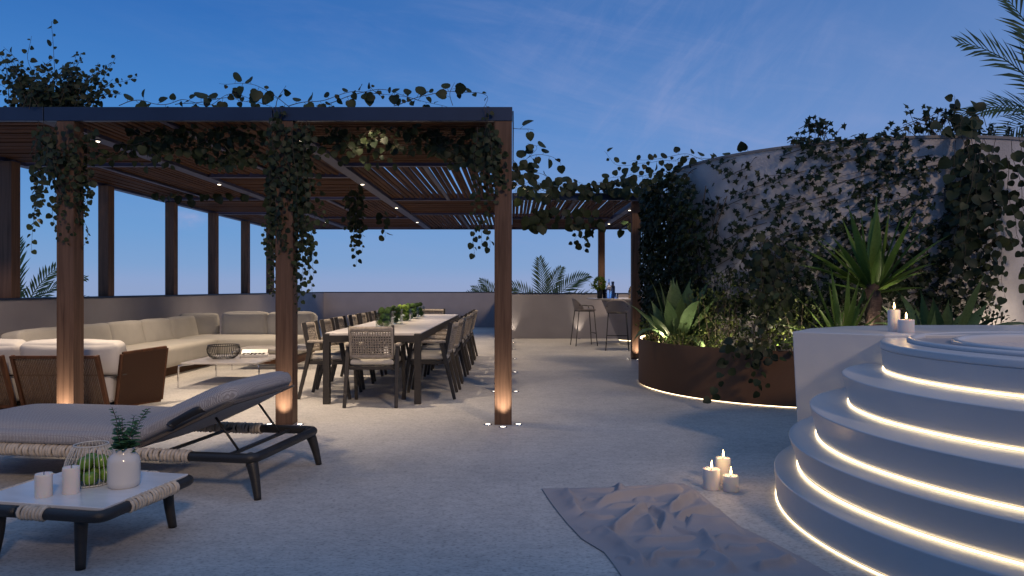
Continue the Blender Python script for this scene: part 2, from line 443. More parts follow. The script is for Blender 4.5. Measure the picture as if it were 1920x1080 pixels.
# front fascia, in three lengths with open joints
for a, b in ((-6.3, -4.205), (-4.197, -2.15), (-2.142, .003)): beam(a, b, 6.375, 6.43, PT, 2.854, 'fascia')
beam(-6.12, -6.0, 6.433, 18.2); beam(-.105, .0, 6.433, 12.1)
beam(-.105, .0, 12.103, 18.2)
for x in (-4.2, -2.145): beam(x-.075, x+.075, 6.433, 18.2)
beam(-6.12, 3.4, 18.203, 18.27)
beam(.003, 2.262, 12.13, 12.18, PT, 2.852, 'fascia'); beam(2.268, 3.4, 12.13, 12.18, PT, 2.852, 'fascia')
beam(2.19, 2.31, 12.183, 18.2); beam(3.34, 3.4, 12.183, 18.2)
SL = [0]
def slats(x0, x1, y0, y1, along):
    """one ceiling cell: narrow battens laid across the beams with uneven gaps"""
    mb = MB(); lo, hi = (x0, x1) if along == 'y' else (y0, y1); p = lo+.03
    while p < hi-.03:
        w = random.uniform(.052, .07); h = random.uniform(.034, .044); zz = 2.768+random.uniform(-.006, .006); sk = random.uniform(-.008, .008)
        if along == 'y': mb.bar((p+sk, y0+.002, zz+h/2), (p-sk, y1-.002, zz+h/2), w, h)
        else: mb.bar((x0+.002, p+sk, zz+h/2), (x1-.002, p-sk, zz+h/2), w, h)
        p += w+random.uniform(.010, .036)
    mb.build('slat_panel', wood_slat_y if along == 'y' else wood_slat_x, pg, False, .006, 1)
    SL[0] += 1
cols = [(-6.0, -4.275, [6.43, 8.8, 12.15, 14.5, 18.2], 'xyxy'), (-4.125, -2.22, [6.43, 9.68, 12.1, 15.4, 18.2], 'yxyx'), (-2.07, -.105, [6.50, 8.79, 12.23, 14.6, 18.2], 'xyxy'),
        (.0, 2.19, [12.18, 15.5, 18.2], 'yx'), (2.31, 3.34, [12.18, 14.4, 18.2], 'xy')]
for x0, x1, ys, pat in cols:
    for y in ys[1:-1]: beam(x0+.003, x1-.003, y-.04, y+.04)
    for (a, b), k in zip(zip(ys, ys[1:]), pat):
        a2 = a+.043 if a != ys[0] else a+.004; b2 = b-.043 if b != ys[-1] else b-.004
        slats(x0+.003, x1-.003, a2, b2, k)
        if k == 'y': beam((x0+x1)/2-.03, (x0+x1)/2+.03, a2, b2, 2.735, 2.76, 'centre_rail')
def downlight(x, y, power=60, z=PT, angle=112):
    f = MB().lathe([(.034, 0), (.034, -.012), (.028, -.014)], (x, y, z-.0005), 16).build('downlight', metal_dark, pg)
    MB().lathe([(.024, 0), (.024, -.004)], (x, y, z-.0152), 14).build('lens', lens_mat, f)
    lamp('SPOT', 'downlight_lamp', f, (x, y, z-.035), power, WARM, (x, y, 0), angle, 1, .04)
for x in (-2.145, -4.2):
    for y in (7.2, 10.2, 13.2, 16.1): downlight(x, y, 285)
for y in (8.2, 10.5): downlight(-.05, y, 60)
for y in (13.6, 16.5): downlight(-.05, y, 110); downlight(2.25, y, 130)
# small added spot, hidden behind the fascia to brighten the front vine's leaves
added_spot = MB().lathe([(.03, 0), (.03, -.05), (.024, -.052)], (-1.3, 6.463, 2.85), 16).build('downlight', metal_dark, pg)
MB().lathe([(.02, 0), (.02, -.004)], (-1.3, 6.463, 2.797), 14).build('lens', lens_mat, added_spot)
lamp('SPOT', 'downlight_lamp', added_spot, (-1.3, 6.463, 2.785), 22, WARM, (-1.28, 6.85, 2.35), 105, 1, .02)

# ---------------------------------------------------------------- recessed ground lights
def ground_light(x, y, label, power=0, to=None, angle=70, r=.026, group='recessed floor lights'):
    t = thing('ground_light', label, 'floor light', (x, y, 0), 0, group)
    MB().lathe([(r+.012, 0), (r+.012, .006), (r, .008), (r, .003)], (x, y, 0), 20, cap=False).build('ring', chrome, t)
    MB().lathe([(r, .0045), (0.0001, .0046)], (x, y, 0), 20).build('lens', lens_mat, t)
    if power: lamp('SPOT', 'uplight_lamp', t, (x, y, .012), power, WARM2, to or (x, y, 3), angle, 1, .02)
for nm, cx in (('corner post beside the open floor', -.08), ('vine-wrapped middle front post', -2.047), ('front post behind the sun lounger', -4.012)):
    ground_light(cx, 6.275, 'small round floor light in front of the '+nm, 36.0, (cx, 6.38, .34), 66)
    ground_light(cx+.137, 6.40, 'small round floor light just right of the '+nm)
    ground_light(cx-.137, 6.40, 'small round floor light just left of the '+nm)
for k, y in enumerate(ROWX):
    o = ('first', 'second', 'third', 'fourth', 'fifth')[k]
    ground_light(.045, y-.02, 'small floor light right of the %s post in the row behind the corner post' % o, 1.2, (-.005, y, .5), 50)
    ground_light(-.21, y-.02, 'small floor light left of the %s post in the row behind the corner post' % o)
ground_light(2.15, 12.17, 'floor light in front of the post beside the brown planter', 36.0, (2.15, 12.26, .34), 66)
ground_light(2.0, 12.3, 'floor light left of the post beside the brown planter')
ground_light(1.62, 17.16, 'floor light washing the parapet behind the left bar stool', 16, (1.62, 17.29, .45), 52)
ground_light(.02, 17.16, 'floor light washing the parapet beside the corner post', 16, (.02, 17.29, .45), 52)
# ---------------------------------------------------------------- hot tub with round steps
tub = thing('hot_tub', 'round white hot tub on four lit circular steps', 'hot tub', (3.4, 3.8, 0))
RISE = .18
CIR = [((3.22, 3.63), 1.755, .012), ((3.2, 3.66), 1.605, .05), ((3.24, 3.66), 1.54, .038), ((3.25, 3.75), 1.335, .035), ((3.45, 3.91), 1.25, .02)]
NSEG = 144
for k, ((cx, cy), r, fl_) in enumerate(CIR):
    z0 = k*RISE+(.0 if k == 0 else .0015); z1 = (k+1)*RISE
    if k < 4:
        pr = [(r-.02, z0), (r-.012, z0+.012), (r, z0+.02), (r+fl_*.06, z0+.03), (r+fl_*.94, z1-.012), (r+fl_, z1-.006), (r+fl_-.001, z1-.003), (r+fl_-.003, z1-.0008), (r+fl_-.008, z1), (r+fl_-.03, z1), (.3, z1+.0)]
        o = MB().lathe(pr, (cx, cy, 0), NSEG).build('step', white_plaster, tub, True, auto=True)
    else:
        pr = [(r-.02, z0), (r-.012, z0+.012), (r, z0+.02), (r+fl_*.8, z1-.045), (r+fl_*.8-.004, z1-.043), (r+fl_*.8-.004, z1-.040), (r+fl_, z1-.038), (r+fl_, z1-.01), (r+fl_-.004, z1-.003), (r+fl_-.012, z1), (r+fl_-.03, z1), (1.12, z1), (1.10, z1)]
        o = MB().lathe(pr, (cx, cy, 0), NSEG, cap=False).build('rim', white_plaster, tub, True, auto=True)
        # raised ring, ledge and basin
        zz = z1
        MB().lathe([(1.10, zz-.02), (1.118, zz), (1.122, zz+.012), (1.115, zz+.022), (1.10, zz+.026), (1.085, zz+.02), (1.08, zz+.004), (1.08, zz-.02)], (cx, cy, 0), NSEG, cap=False).build('outer_ring', white_plaster, tub)
        MB().lathe([(1.081, zz-.004), (.875, zz-.004)], (cx, cy, 0), NSEG, cap=False).build('seat_ledge', M('ledge_stone', (.34, .32, .33), .45, 0, .06, 3, .1, 60), tub)
        MB().lathe([(.875, zz-.03), (.882, zz+.004), (.88, zz+.016), (.862, zz+.024), (.842, zz+.016), (.838, zz), (.83, zz-.12), (.8, zz-.5), (.0001, zz-.5)], (cx, cy, 0), NSEG, cap=False).build('basin', white_plaster, tub)
        MB().lathe([(.836, zz-.03), (.0001, zz-.03)], (cx, cy, 0), NSEG, cap=False).build('water', M('water', (.48, .42, .42), .08, 0, .04, 3, .08, 9), tub)
    # light strip tucked in at the foot of the riser
    pts = [(cx+(r+.0012)*math.cos(2*PI*i/NSEG), cy+(r+.0012)*math.sin(2*PI*i/NSEG), z0+.0065) for i in range(NSEG)]
    MB().tube(pts, .0044 if k else .004, 6, closed=True).build('led_strip', led_mat, o)

# ledge wall beside the tub
lw = thing('ledge_wall', 'white rendered ledge wall between the planter and the hot tub', 'wall', (2.5, 5.4, 0))
top = [(2.01, 5.10), (2.10, 5.03), (2.48, 4.73), (3.1, 4.9), (4.6, 5.6), (6.5, 5.9), (6.5, 6.35), (4.2, 6.15), (3.3, 6.05), (2.75, 5.87), (2.4, 5.62), (2.15, 5.3)]
top = [(2.01, 5.10), (2.48, 4.73), (3.2, 4.75), (6.5, 4.75), (6.5, 6.0), (4.2, 6.0), (3.3, 6.0), (2.72, 5.82), (2.3, 5.5)]
bot = [(2.065, 5.12), (2.52, 4.76), (3.2, 4.78), (6.5, 4.78), (6.5, 5.97), (4.2, 5.97), (3.3, 5.97), (2.75, 5.78), (2.34, 5.48)]
n = len(top)
MB().add([(x, y, .0) for x, y in bot]+[(x, y, .918) for x, y in top], [tuple(range(n-1, -1, -1)), tuple(range(n, 2*n))]+[(i, (i+1) % n, n+(i+1) % n, n+i) for i in range(n)]).build('wall_block', white_plaster, lw, False, .008, 3)

# ---------------------------------------------------------------- curved garden wall
WC = (4.7, 10.0); WR = 2.46; WH = 2.85
cw = thing('curved_wall', 'tall curved rendered wall with ivy growing over it', 'wall', (WC[0], WC[1], 0))
MB().lathe([(WR, -.01), (WR, WH-.03)], (*WC, 0), 160, cap=False).build('wall_face', concrete_wall, cw)
MB().lathe([(WR-.25, WH-.03), (WR+.018, WH-.03), (WR+.018, WH), (WR-.25, WH), (WR-.25, WH-.5)], (*WC, 0), 160, cap=False).build('coping', M('coping_stone', (.16, .15, .15), .7, 0, .15, 4), cw, True, auto=True)
def wpt(phi, z, out=0):
    a = R(phi); return Vector((WC[0]+(WR+out)*math.sin(a), WC[1]-(WR+out)*math.cos(a), z))
def wn(phi): return Vector((math.sin(R(phi)), -math.cos(R(phi)), 0))

# planter
pl = thing('planter', 'low curved bronze planter with a light line along its foot', 'planter', (3.5, 9.0, 0))
PCc = (3.5, 9.0); PRr = 1.87; PH = .585
bronze = M('bronze_panel', (.135, .073, .042), .55, .0, .14, 2, .05, 60, spec=.2, rvar=.08)
MB().lathe([(PRr-.03, .022), (PRr, .022), (PRr, PH), (PRr-.02, PH), (PRr-.02, .3)], (*PCc, 0), 160, cap=False).build('planter_wall', bronze, pl, True, auto=True)
MB().lathe([(PRr-.03, .48), (.001, .48)], (*PCc, 0), 100, cap=False).build('soil', soil, pl)
for r_, z_, nm, mt, tr in ((PRr-.028, .010, 'led_strip', led_soft, .0038), (PRr-.03, PH-.012, 'led_strip', emis('planter_glow', (1, .80, .48), 15), .008)):
    MB().tube([(PCc[0]+r_*math.cos(2*PI*i/120), PCc[1]+r_*math.sin(2*PI*i/120), z_) for i in range(120)], tr, 6, closed=True).build(nm, mt, pl)
def spike(x, y, z, label, power, to, angle=110):  # added uplights, not known fittings; they brighten the planter foliage and wall
    t = thing('added_spike_light', label, 'added light', (x, y, z), 0, 'added planter lights')
    d = (Vector(to)-Vector((x, y, z+.12))).normalized(); T = Matrix.Translation((x, y, z+.12)) @ d.to_track_quat('Z', 'Y').to_matrix().to_4x4()
    MB().tube([(x, y, z-.06), (x, y, z+.12)], .006, 6).build('spike', black_frame, t)
    hd = MB().lathe([(.012, -.05), (.025, -.03), (.027, .03), (.021, .03), (.021, .012)], T=T, n=14, cap=False).build('lamp_head', black_frame, t)
    MB().lathe([(.021, .018), (.0001, .018)], T=T, n=14, cap=False).build('lens', lens_mat, hd)
    lamp('SPOT', 'added_spike_lamp', t, T @ Vector((0, 0, .035)), power, WARM2, to, angle, 1, .025)
spike(1.74, 8.5, .41, 'added light under the strap-leaved plant by the planter rim', 16, (2.0, 8.7, 1.2))
spike(2.22, 8.05, .41, 'added light on the open side of the strap-leaved plant', 16, (2.05, 8.6, 1.1), 120)
spike(2.35, 7.85, .41, 'added light among the shrubs at the middle of the planter', 16, (2.6, 8.6, 1.1), 130)
spike(2.78, 7.42, .41, 'added light under the trailing round-leaved vine', 34, (3.15, 7.4, 1.7), 130)
spike(3.42, 7.25, .43, 'added light at the foot of the small dracaena', 60, (3.6, 7.25, 1.5), 130)
spike(3.95, 7.0, .45, 'added light between the dracaena trunk and the broad-leaved plant', 45, (3.78, 7.2, 1.6), 130)
spike(5.1, 7.05, .45, 'added light at the foot of the bare end of the curved wall', 22, (5.15, 7.6, 1.0), 130)
gs = MB().box(3.3, 8, 6.005, 9, 0.001, .45).build('planting_bed', soil, None, False)
tag(gs, 'dark soil bed behind the ledge wall', 'soil', kind='structure')
# ---------------------------------------------------------------- dining table and chairs
DX = -1.48; DY0, DY1 = 7.5, 12.92
dt = thing('dining_table', 'long dining table with a pale stone top on a charcoal frame', 'table', (DX, 10.2, 0))
hw = .517
for sx in (-1, 1):
    for y in (DY0+.035, DY1-.035):
        x = DX+sx*(hw-.035)
        MB().box(x-.035, x+.035, y-.035, y+.035, 0, .744).build('leg', char_frame, dt, False, .004)
fm = MB()
for sx in (-1, 1): fm.box(DX+sx*(hw-.02)-.02, DX+sx*(hw-.02)+.02, DY0+.0705, DY1-.0705, .672, .742)
for y in (DY0+.02, DY1-.02): fm.box(DX-hw+.0705, DX+hw-.0705, y-.02, y+.02, .66, .728)
fm.build('frame', char_frame, dt, False, .003)
sl = MB()
sl.box(DX-hw+.072, DX+hw-.072, DY0+.004, DY1-.004, .7295, .753)
sl.box(DX-hw+.005, DX-hw+.0718, DY0+.072, DY1-.072, .7435, .7525); sl.box(DX+hw-.0718, DX+hw-.005, DY0+.072, DY1-.072, .7435, .7525)
sl.build('tabletop', tabletop_mat, dt, False, .002)

def lathe_pt(r, a): return (r*math.cos(a), r*math.sin(a))
def make_chair(label, group):
    t = thing('dining_chair', label, 'chair', (0, 0, 0), 0, group, local=True)
    # faces +y; legs lean together towards the arms
    for sx in (-1, 1):
        x = sx*.265
        MB().bar((x, -.30, 0), (x*.96, -.155, .625), .034, .034, (0, 1, 0), .044, .05).build('leg', char_frame, t, False, .006)
        MB().bar((x, .27, 0), (x*.98, .175, .625), .034, .034, (0, 1, 0), .044, .046).build('leg', char_frame, t, False, .006)
        MB().cushion((x*.97, .01, .638), (.055, .42, .036), .016, .002, 6).build('armrest', woven, t)
        st = MB().bar((sx*.215, -.17, .395), (sx*.222, -.255, .845), .028, .045, (0, 1, 0)).build('back_stile', char_frame, t, False, .004)
    fr = MB()
    for sx in (-1, 1): fr.box(sx*.242-.016, sx*.242+.016, -.215, .215, .385, .425)
    fr.box(-.225, .225, .199, .229, .385, .42); fr.box(-.225, .225, -.229, -.199, .385, .42)
    fr.build('seat_frame', char_frame, t, False, .004)
    MB().cushion((0, .005, .462), (.465, .44, .075), .03, .012, 10).build('seat_cushion', cream_seat, t)
    # woven back: bands above and below a lattice of cord, gently curved
    def bp(u, v):   # u across -1..1, v height 0..1
        return Vector((u*.222, -.205-.075*v-.05*(1-u*u)+.008, .50+v*.335))
    mb = MB()
    def band(v0, v1, th=.009):
        n = 12; vs = []
        for i in range(n+1):
            u = -1+2*i/n
            for v in (v0, v1):
                for o in (-th, th): vs.append(bp(u, v)+Vector((0, o, 0)))
        fs = []
        for i in range(n):
            a = i*4; b = a+4
            fs += [(a, b, b+2, a+2), (a+1, a+3, b+3, b+1), (a+2, b+2, b+3, a+3), (a, a+1, b+1, b)]
        fs += [(0, 2, 3, 1), (n*4, n*4+1, n*4+3, n*4+2)]
        mb.add(vs, fs)
    band(0, .12); band(.82, 1.0)
    for i in range(17):
        u = -.93+1.86*i/16
        mb.tube([bp(u, v)+Vector((0, .004*(-1)**(j+i), 0)) for j, v in enumerate(np.linspace(.1, .84, 11))], .0070, 5, cap=False)
    for j in range(9):
        v = .16+.62*j/8
        mb.tube([bp(u, v)+Vector((0, .004*(-1)**(j+k+1), 0)) for k, u in enumerate(np.linspace(-1, 1, 17))], .0066, 5, cap=False)
    for sx in (-1, 1): mb.tube([bp(sx*.97, v) for v in np.linspace(0, .97, 6)], .016, 6)
    mb.build('woven_back', woven, t)
    return t
GRP = 'woven dining chairs round the long table'
ch0 = make_chair('woven dining chair at the near head of the table, its back to the open floor', GRP)
ch0.location = (DX+.03, 7.57, 0)
dup(ch0, (DX, 13.0, 0), PI, 'woven-backed dining chair at the far head of the long table', GRP)
ORD = ['nearest', 'second', 'third', 'fourth', 'fifth', 'sixth', 'farthest']
for i in range(7):
    y = 8.12+.74*i
    dup(ch0, (DX-.58+random.uniform(-.015, .015), y+random.uniform(-.02, .02), 0), -PI/2+random.uniform(-.03, .03), 'woven dining chair on the sofa side of the table, %s of its row' % ORD[i], GRP)
    dup(ch0, (DX+.55+random.uniform(-.015, .015), y+random.uniform(-.02, .02), 0), PI/2+random.uniform(-.03, .03), 'woven dining chair on the planter side of the table, %s of its row' % ORD[i], GRP)

# glass cubes of moss balls
glass = thinglass('clear_glass')
for i, y in enumerate((8.72, 9.45, 10.25, 11.05, 11.85)):
    pos = ('nearest of the row', 'second from the near end', 'middle of the row', 'second from the far end', 'farthest of the row')[i]
    light = i == 2
    t = thing('glass_vase', 'square glass vase of %s moss balls, %s' % ('bright lime' if light else 'dark green', pos), 'vase', (-1.56, y, .753), 0, 'square vases along the dining table')
    h = .095; g = MB(); a = .006
    g.box(-1.56-h, -1.56+h, y-h, y-h+a, .7535, .93); g.box(-1.56-h, -1.56+h, y+h-a, y+h, .7535, .93)
    g.box(-1.56-h, -1.56-h+a, y-h+a+.0005, y+h-a-.0005, .7535, .93); g.box(-1.56+h-a, -1.56+h, y-h+a+.0005, y+h-a-.0005, .7535, .93)
    g.box(-1.56-h+a+.0005, -1.56+h-a-.0005, y-h+a+.0005, y+h-a-.0005, .7535, .762)
    g.build('glass', glass, t, False)
    moss = M('moss_lime' if light else 'moss_green', (.17, .27, .035) if light else (.06, .12, .028), .9, 0, .5, 40, 1, 120)
    b = MB(); pts = []
    for z in (.80, .875, .95):
        for k in range(60):
            q = Vector((-1.56+random.uniform(-.052, .052), y+random.uniform(-.052, .052), z+random.uniform(-.012, .012)))
            if all((q-p).length > .055 for p in pts): pts.append(q)
    for q in pts:
        rr = random.uniform(.034, .041)
        b.lathe([(rr*math.sin(PI*j/8)*(1+.06*math.sin(j*5)) if 0 < j < 8 else .0001, -rr*math.cos(PI*j/8)) for j in range(9)], q, 12)
    b.build('moss_foliage', moss, t)

# ---------------------------------------------------------------- corner sofa
sf = thing('corner_sofa', 'long cream L-shaped corner sofa along the parapet walls', 'sofa', (-5.2, 10.3, 0))
plinth = woodmat('sofa_plinth_wood', (.045, .02, .01), (.11, .05, .026), 1, 30)
SY0 = 7.82
MB().box(-5.74, -4.83, SY0+.02, 11.5, 0, .135).build('plinth', plinth, sf, False, .005)
MB().box(-5.74, -3.5, 11.503, 12.62, 0, .134).build('plinth', plinth, sf, False, .005)
MB().cushion((-5.225, (SY0+11.45)/2, .275), (1.03, 11.45-SY0, .29), .05, .012, 14).build('seat', cream_seat, sf)
MB().cushion((-4.6, 12.06, .277), (2.26, 1.18, .292), .05, .012, 14).build('seat', cream_seat, sf)
yy = SY0+.05
for k in range(5):
    T = Matrix.Translation((-5.52, yy+.43, .545)) @ Matrix.Rotation(R(-12), 4, 'Y') @ Matrix.Rotation(R(random.uniform(-2, 2)), 4, 'Z')
    MB().cushion((0, 0, 0), (.25, .872, .39), .04, .016, 12, T, .010, k).build('back_cushion', cream, sf); yy += .86
T = Matrix.Translation((-5.42, 12.32, .575)) @ Matrix.Rotation(R(35), 4, 'Z') @ Matrix.Rotation(R(-8), 4, 'X')
MB().cushion((0, 0, 0), (.62, .25, .41), .04, .014, 12, T, .012, 9).build('back_cushion', cream, sf)
for k, x in enumerate((-4.63, -3.83)):
    T = Matrix.Translation((x, 12.4, .58)) @ Matrix.Rotation(R(-11), 4, 'X') @ Matrix.Rotation(R(k*2-1), 4, 'Z')
    MB().cushion((0, 0, 0), (.79, .23, .43), .05, .022, 12, T, .012, 20+k).build('back_cushion', cream, sf)

# ---------------------------------------------------------------- loveseat seen from behind
ls = thing('loveseat', 'low sofa with corded wood back panels and white cushions, seen from behind', 'sofa', (-4.7, 7.4, 0))
rwood = woodmat('teak_frame', (.035, .015, .008), (.085, .037, .02), 2, 30)
rcord = M('brown_cord', (.085, .052, .034), .7, 0, .2, 30)
rattan = weavemat('brown_rattan', (.022, .010, .006), (.062, .029, .017), 60, .6, .4)
def corded_panel(x0, x1):
    fr = MB(); tp = lambda x: Vector((x-.03, 6.965, .568)); bt = lambda x: Vector((x, 7.105, .03))
    for x in (x0+.016, x1-.016): fr.bar(bt(x), tp(x), .032, .045, (0, 1, 0))
    fr.bar(tp(x0)+Vector((.032, 0, -.016)), tp(x1)+Vector((-.032, 0, -.016)), .04, .03); fr.bar(bt(x0)+Vector((.032, 0, .016)), bt(x1)+Vector((-.032, 0, .016)), .04, .03)
    f = fr.build('back_panel', rwood, ls, False, .004)
    cd = MB(); x = x0+.04
    while x < x1-.036:
        cd.tube([bt(x)+Vector((0, .004, .02)), bt(x).lerp(tp(x), .5)+Vector((random.uniform(-.001, .001), .004, 0)), tp(x)+Vector((0, .004, -.02))], .0064, 5, cap=False); x += .0165
    cd.build('cord_weave', rcord, f)
corded_panel(-4.885, -4.02); corded_panel(-5.56, -4.955)
for k, (x0, x1) in enumerate(((-5.5, -4.95), (-4.94, -3.965))):
    T = Matrix.Translation(((x0+x1)/2, 7.235, .515)) @ Matrix.Rotation(R(-10), 4, 'X').inverted()
    MB().cushion((0, 0, 0), (x1-x0, .2, .345), .05, .018, 12, T, .01, 40+k).build('back_cushion', white_cush, ls)
    MB().cushion(((x0+x1)/2-.04, 7.46, .205), (x1-x0-.07, .62, .31), .06, .012, 12).build('seat_cushion', white_cush, ls)
MB().tube([(-5.5, 7.145, .352), (-4.2, 7.145, .352), (-3.97, 7.15, .352), (-3.925, 7.19, .355), (-3.9, 7.3, .36)], .008, 6).build('strap', black_frame, ls)
A = [Vector((-3.985, 7.19, .03)), Vector((-3.765, 7.64, .03)), Vector((-3.70, 7.63, .585)), Vector((-3.905, 7.15, .56))]
nrm = (A[1]-A[0]).cross(A[3]-A[0]).normalized(); nrm = nrm if nrm.x > 0 else -nrm
mb = MB(); q = [a for a in A]+[a-nrm*.035 for a in A]
mb.add(q, [(0, 1, 2, 3), (7, 6, 5, 4), (0, 4, 5, 1), (1, 5, 6, 2), (2, 6, 7, 3), (3, 7, 4, 0)])
ar = mb.build('arm_panel', rattan, ls, False, .004)
fr = MB()
for i in range(4):
    a = A[i]-nrm*.0175; b = A[(i+1) % 4]-nrm*.0175; fr.bar(a, b, .044, .03, nrm if i % 2 else nrm)
fr.build('arm_frame', rwood, ar, False, .004)
x0 = -5.58
MB().box(x0, x0+.04, 7.1, 7.7, .03, .56).build('arm_panel', rattan, ls, False, .005)
MB().box(-5.5, -3.99, 7.16, 7.74, .0, .045).build('base', black_frame, ls, False)

# ---------------------------------------------------------------- coffee tables and what stands on them
stone2 = M('smoky_stone', (.42, .40, .40), .18, 0, .1, 3, 0, 1, detail=7)
def coffee(x0, x1, y0, y1, h, label):
    t = thing('coffee_table', label, 'table', ((x0+x1)/2, (y0+y1)/2, 0), 0, 'coffee tables in front of the sofa')
    MB().box(x0+.03, x1-.03, y0+.03, y1-.03, h-.022, h).build('tabletop', stone2, t, False, .003)
    for sx, x in ((1, x0), (-1, x1)):
        for sy, y in ((1, y0), (-1, y1)):
            MB().tube(smooth_path([(x+sx*.005, y+sy*.005, 0), (x+sx*.008, y+sy*.008, h-.07), (x+sx*.03, y+sy*.03, h-.034), (x+sx*.14, y+sy*.14, h-.030)], 5), .0105, 8).build('leg', chrome, t)
    MB().box(x0+.06, x1-.06, (y0+y1)/2-.012, (y0+y1)/2+.012, h-.04, h-.0225).build('rail', chrome, t, False)
    return t
coffee(-4.13, -3.12, 8.78, 9.92, .305, 'nearer low coffee table with chrome legs, black wire bowl on it')
coffee(-4.2, -3.02, 10.65, 11.35, .31, 'farther low coffee table with chrome legs, in the corner of the sofa')
def wire_bowl(c, prof, nw, rw, mat, t, rings):
    mb = MB(); c = Vector(c)
    for k in range(nw):
        a = 2*PI*k/nw
        mb.tube([c+Vector((r*math.cos(a), r*math.sin(a), z)) for r, z in prof], rw, 5)
    mb.build('wire_cage', mat, t)
    for r, z, rr in rings:
        MB().tube([c+Vector((r*math.cos(2*PI*k/40), r*math.sin(2*PI*k/40), z)) for k in range(40)], rr, 6, closed=True).build('rim', mat, t)
wb = thing('wire_bowl', 'black wire bowl standing on the nearer coffee table', 'bowl', (-3.78, 9.32, .305))
wire_bowl((-3.78, 9.32, .306), [(.13, .006), (.17, .03), (.2, .085), (.205, .13), (.19, .175)], 44, .0032, black_frame, wb, [(.13, .008, .006), (.19, .176, .007)])
gb = thing('game_box', 'open white games box with dark pieces beside the wire bowl', 'box', (-3.47, 9.55, .305))
T = Matrix.Translation((-3.47, 9.58, .306)) @ Matrix.Rotation(R(12), 4, 'Z')
whitebox = M('white_lacquer', (.62, .6, .58), .35)
MB().box(-.17, .17, -.12, .12, 0, .035, T).build('box_body', whitebox, gb, False, .003)
MB().box(-.17, .17, -.006, .006, 0, .11, T @ Matrix.Translation((-.02, .128, .02)) @ Matrix.Rotation(R(-58), 4, 'X')).build('lid', whitebox, gb, False, .002)
for i in range(6):
    for j in range(3):
        if (i*j+i) % 3 != 1: MB().box(-.15+i*.05, -.118+i*.05, -.09+j*.062, -.058+j*.062, .0355, .045, T).build('game_tile', black_frame, gb, False)
for k, (x, y, z, a, dz, mt) in enumerate(((-3.2, 10.85, .311, 14, .03, M('navy_cover', (.03, .045, .11), .5)), (-3.19, 10.86, .3415, -4, .024, M('grey_cover', (.25, .25, .27), .5)))):
    b = thing('book', ('navy blue book lying on the farther coffee table', 'grey book lying crooked on top of the navy one')[k], 'book', (x, y, z))
    T = Matrix.Translation((x, y, z)) @ Matrix.Rotation(R(a), 4, 'Z')
    MB().box(-.11, .11, -.15, .15, 0, .003, T).box(-.11, .11, -.15, .15, dz-.003, dz, T).box(-.11, -.107, -.15, .15, .0031, dz-.0031, T).build('cover', mt, b, False)
    MB().box(-.1065, .103, -.145, .145, .0031, dz-.0031, T).build('pages', whitebox, b, False)

# ---------------------------------------------------------------- sun lounger
def rope_run(mb, p0, p1, r, pitch=.023):
    p0 = Vector(p0); p1 = Vector(p1); d = p1-p0; n = max(2, int(d.length/pitch))
    t = d.normalized(); a = t.orthogonal().normalized(); b = t.cross(a)
    for i in range(n):
        c = p0+d*((i+.5)/n); k = .22+random.uniform(-.12, .12); ph = random.uniform(0, 6)
        ring = [c+(a*math.cos(q)+b*math.sin(q))*(r+random.uniform(0, .0015))+t*(k*pitch*math.cos(q+ph)) for q in [2*PI*j/12 for j in range(12)]]
        mb.tube(ring, pitch*.48, 6, closed=True)
LG = thing('sun_lounger', 'sun lounger with a raised back, grey woven mattress and black rope-wrapped frame', 'lounger', (-1.50, 4.13, 0), R(-9))
LW = .84; LL = 2.25; RZ = .238
fr = MB()
fr.tube(smooth_path([(-.42, 0, RZ), (-.2, 0, RZ), (-.06, .0, RZ), (-.012, .02, RZ), (0, .09, RZ), (0, LW/2, RZ), (0, LW-.09, RZ), (-.012, LW-.02, RZ), (-.06, LW, RZ), (-.2, LW, RZ), (-.42, LW, RZ)], 6), .029, 12)
fr.tube(smooth_path([(-LL+.42, 0, RZ), (-LL+.06, .0, RZ), (-LL+.012, .02, RZ), (-LL, .09, RZ), (-LL, LW-.09, RZ), (-LL+.012, LW-.02, RZ), (-LL+.06, LW, RZ), (-LL+.42, LW, RZ)], 6), .029, 12)
for y in (0, LW): fr.tube([(-.42, y, RZ), (-LL+.42, y, RZ)], .024, 8)
fr.build('frame', black_frame, LG)
for y in (0, LW):
    rp = MB(); rope_run(rp, (-.40, y, RZ), (-LL+.40, y, RZ), .029); rp.build('rope_wrap', rope_mat, LG)
for x, y, sx, sy in ((-.03, .03, 1, -1), (-.03, LW-.03, 1, 1), (-LL+.03, .03, -1, -1), (-LL+.03, LW-.03, -1, 1)):
    MB().tube(smooth_path([(x-sx*.03, y-sy*.02, RZ+.004), (x+sx*.004, y+sy*.004, RZ-.035), (x+sx*.03, y+sy*.015, RZ*.5), (x+sx*.055, y+sy*.028, 0)], 6), [.032]*6+[.036-.0013*i for i in range(13)], 12).build('leg', black_frame, LG)
MB().bar((-.19, .03, RZ), (-.19, LW-.03, RZ), .035, .016).bar((-.62, .03, RZ), (-.62, LW-.03, RZ), .03, .016).build('cross_bar', black_frame, LG, False, .003)
lweave = weavemat('lounger_weave', (.26, .245, .25), (.56, .535, .535), 44, .9, .7)
MB().cushion((-1.50, LW/2, .312), (1.46, LW-.03, .125), .06, .032, 16).build('mattress', lweave, LG)
hg = Vector((-.775, 0, .258)); ang = R(24.5)
Tb = Matrix.Translation(hg) @ Matrix.Rotation(-ang, 4, 'Y')
MB().cushion((.335, LW/2, .071), (.74, LW-.05, .12), .055, .034, 16, Tb).build('back_mattress', lweave, LG)
MB().box(.0, .70, .03, LW-.03, .0, .012, Tb).build('back_panel', M('panel_underside', (.10, .085, .075), .7, 0, .15, 5), LG, False, .003)
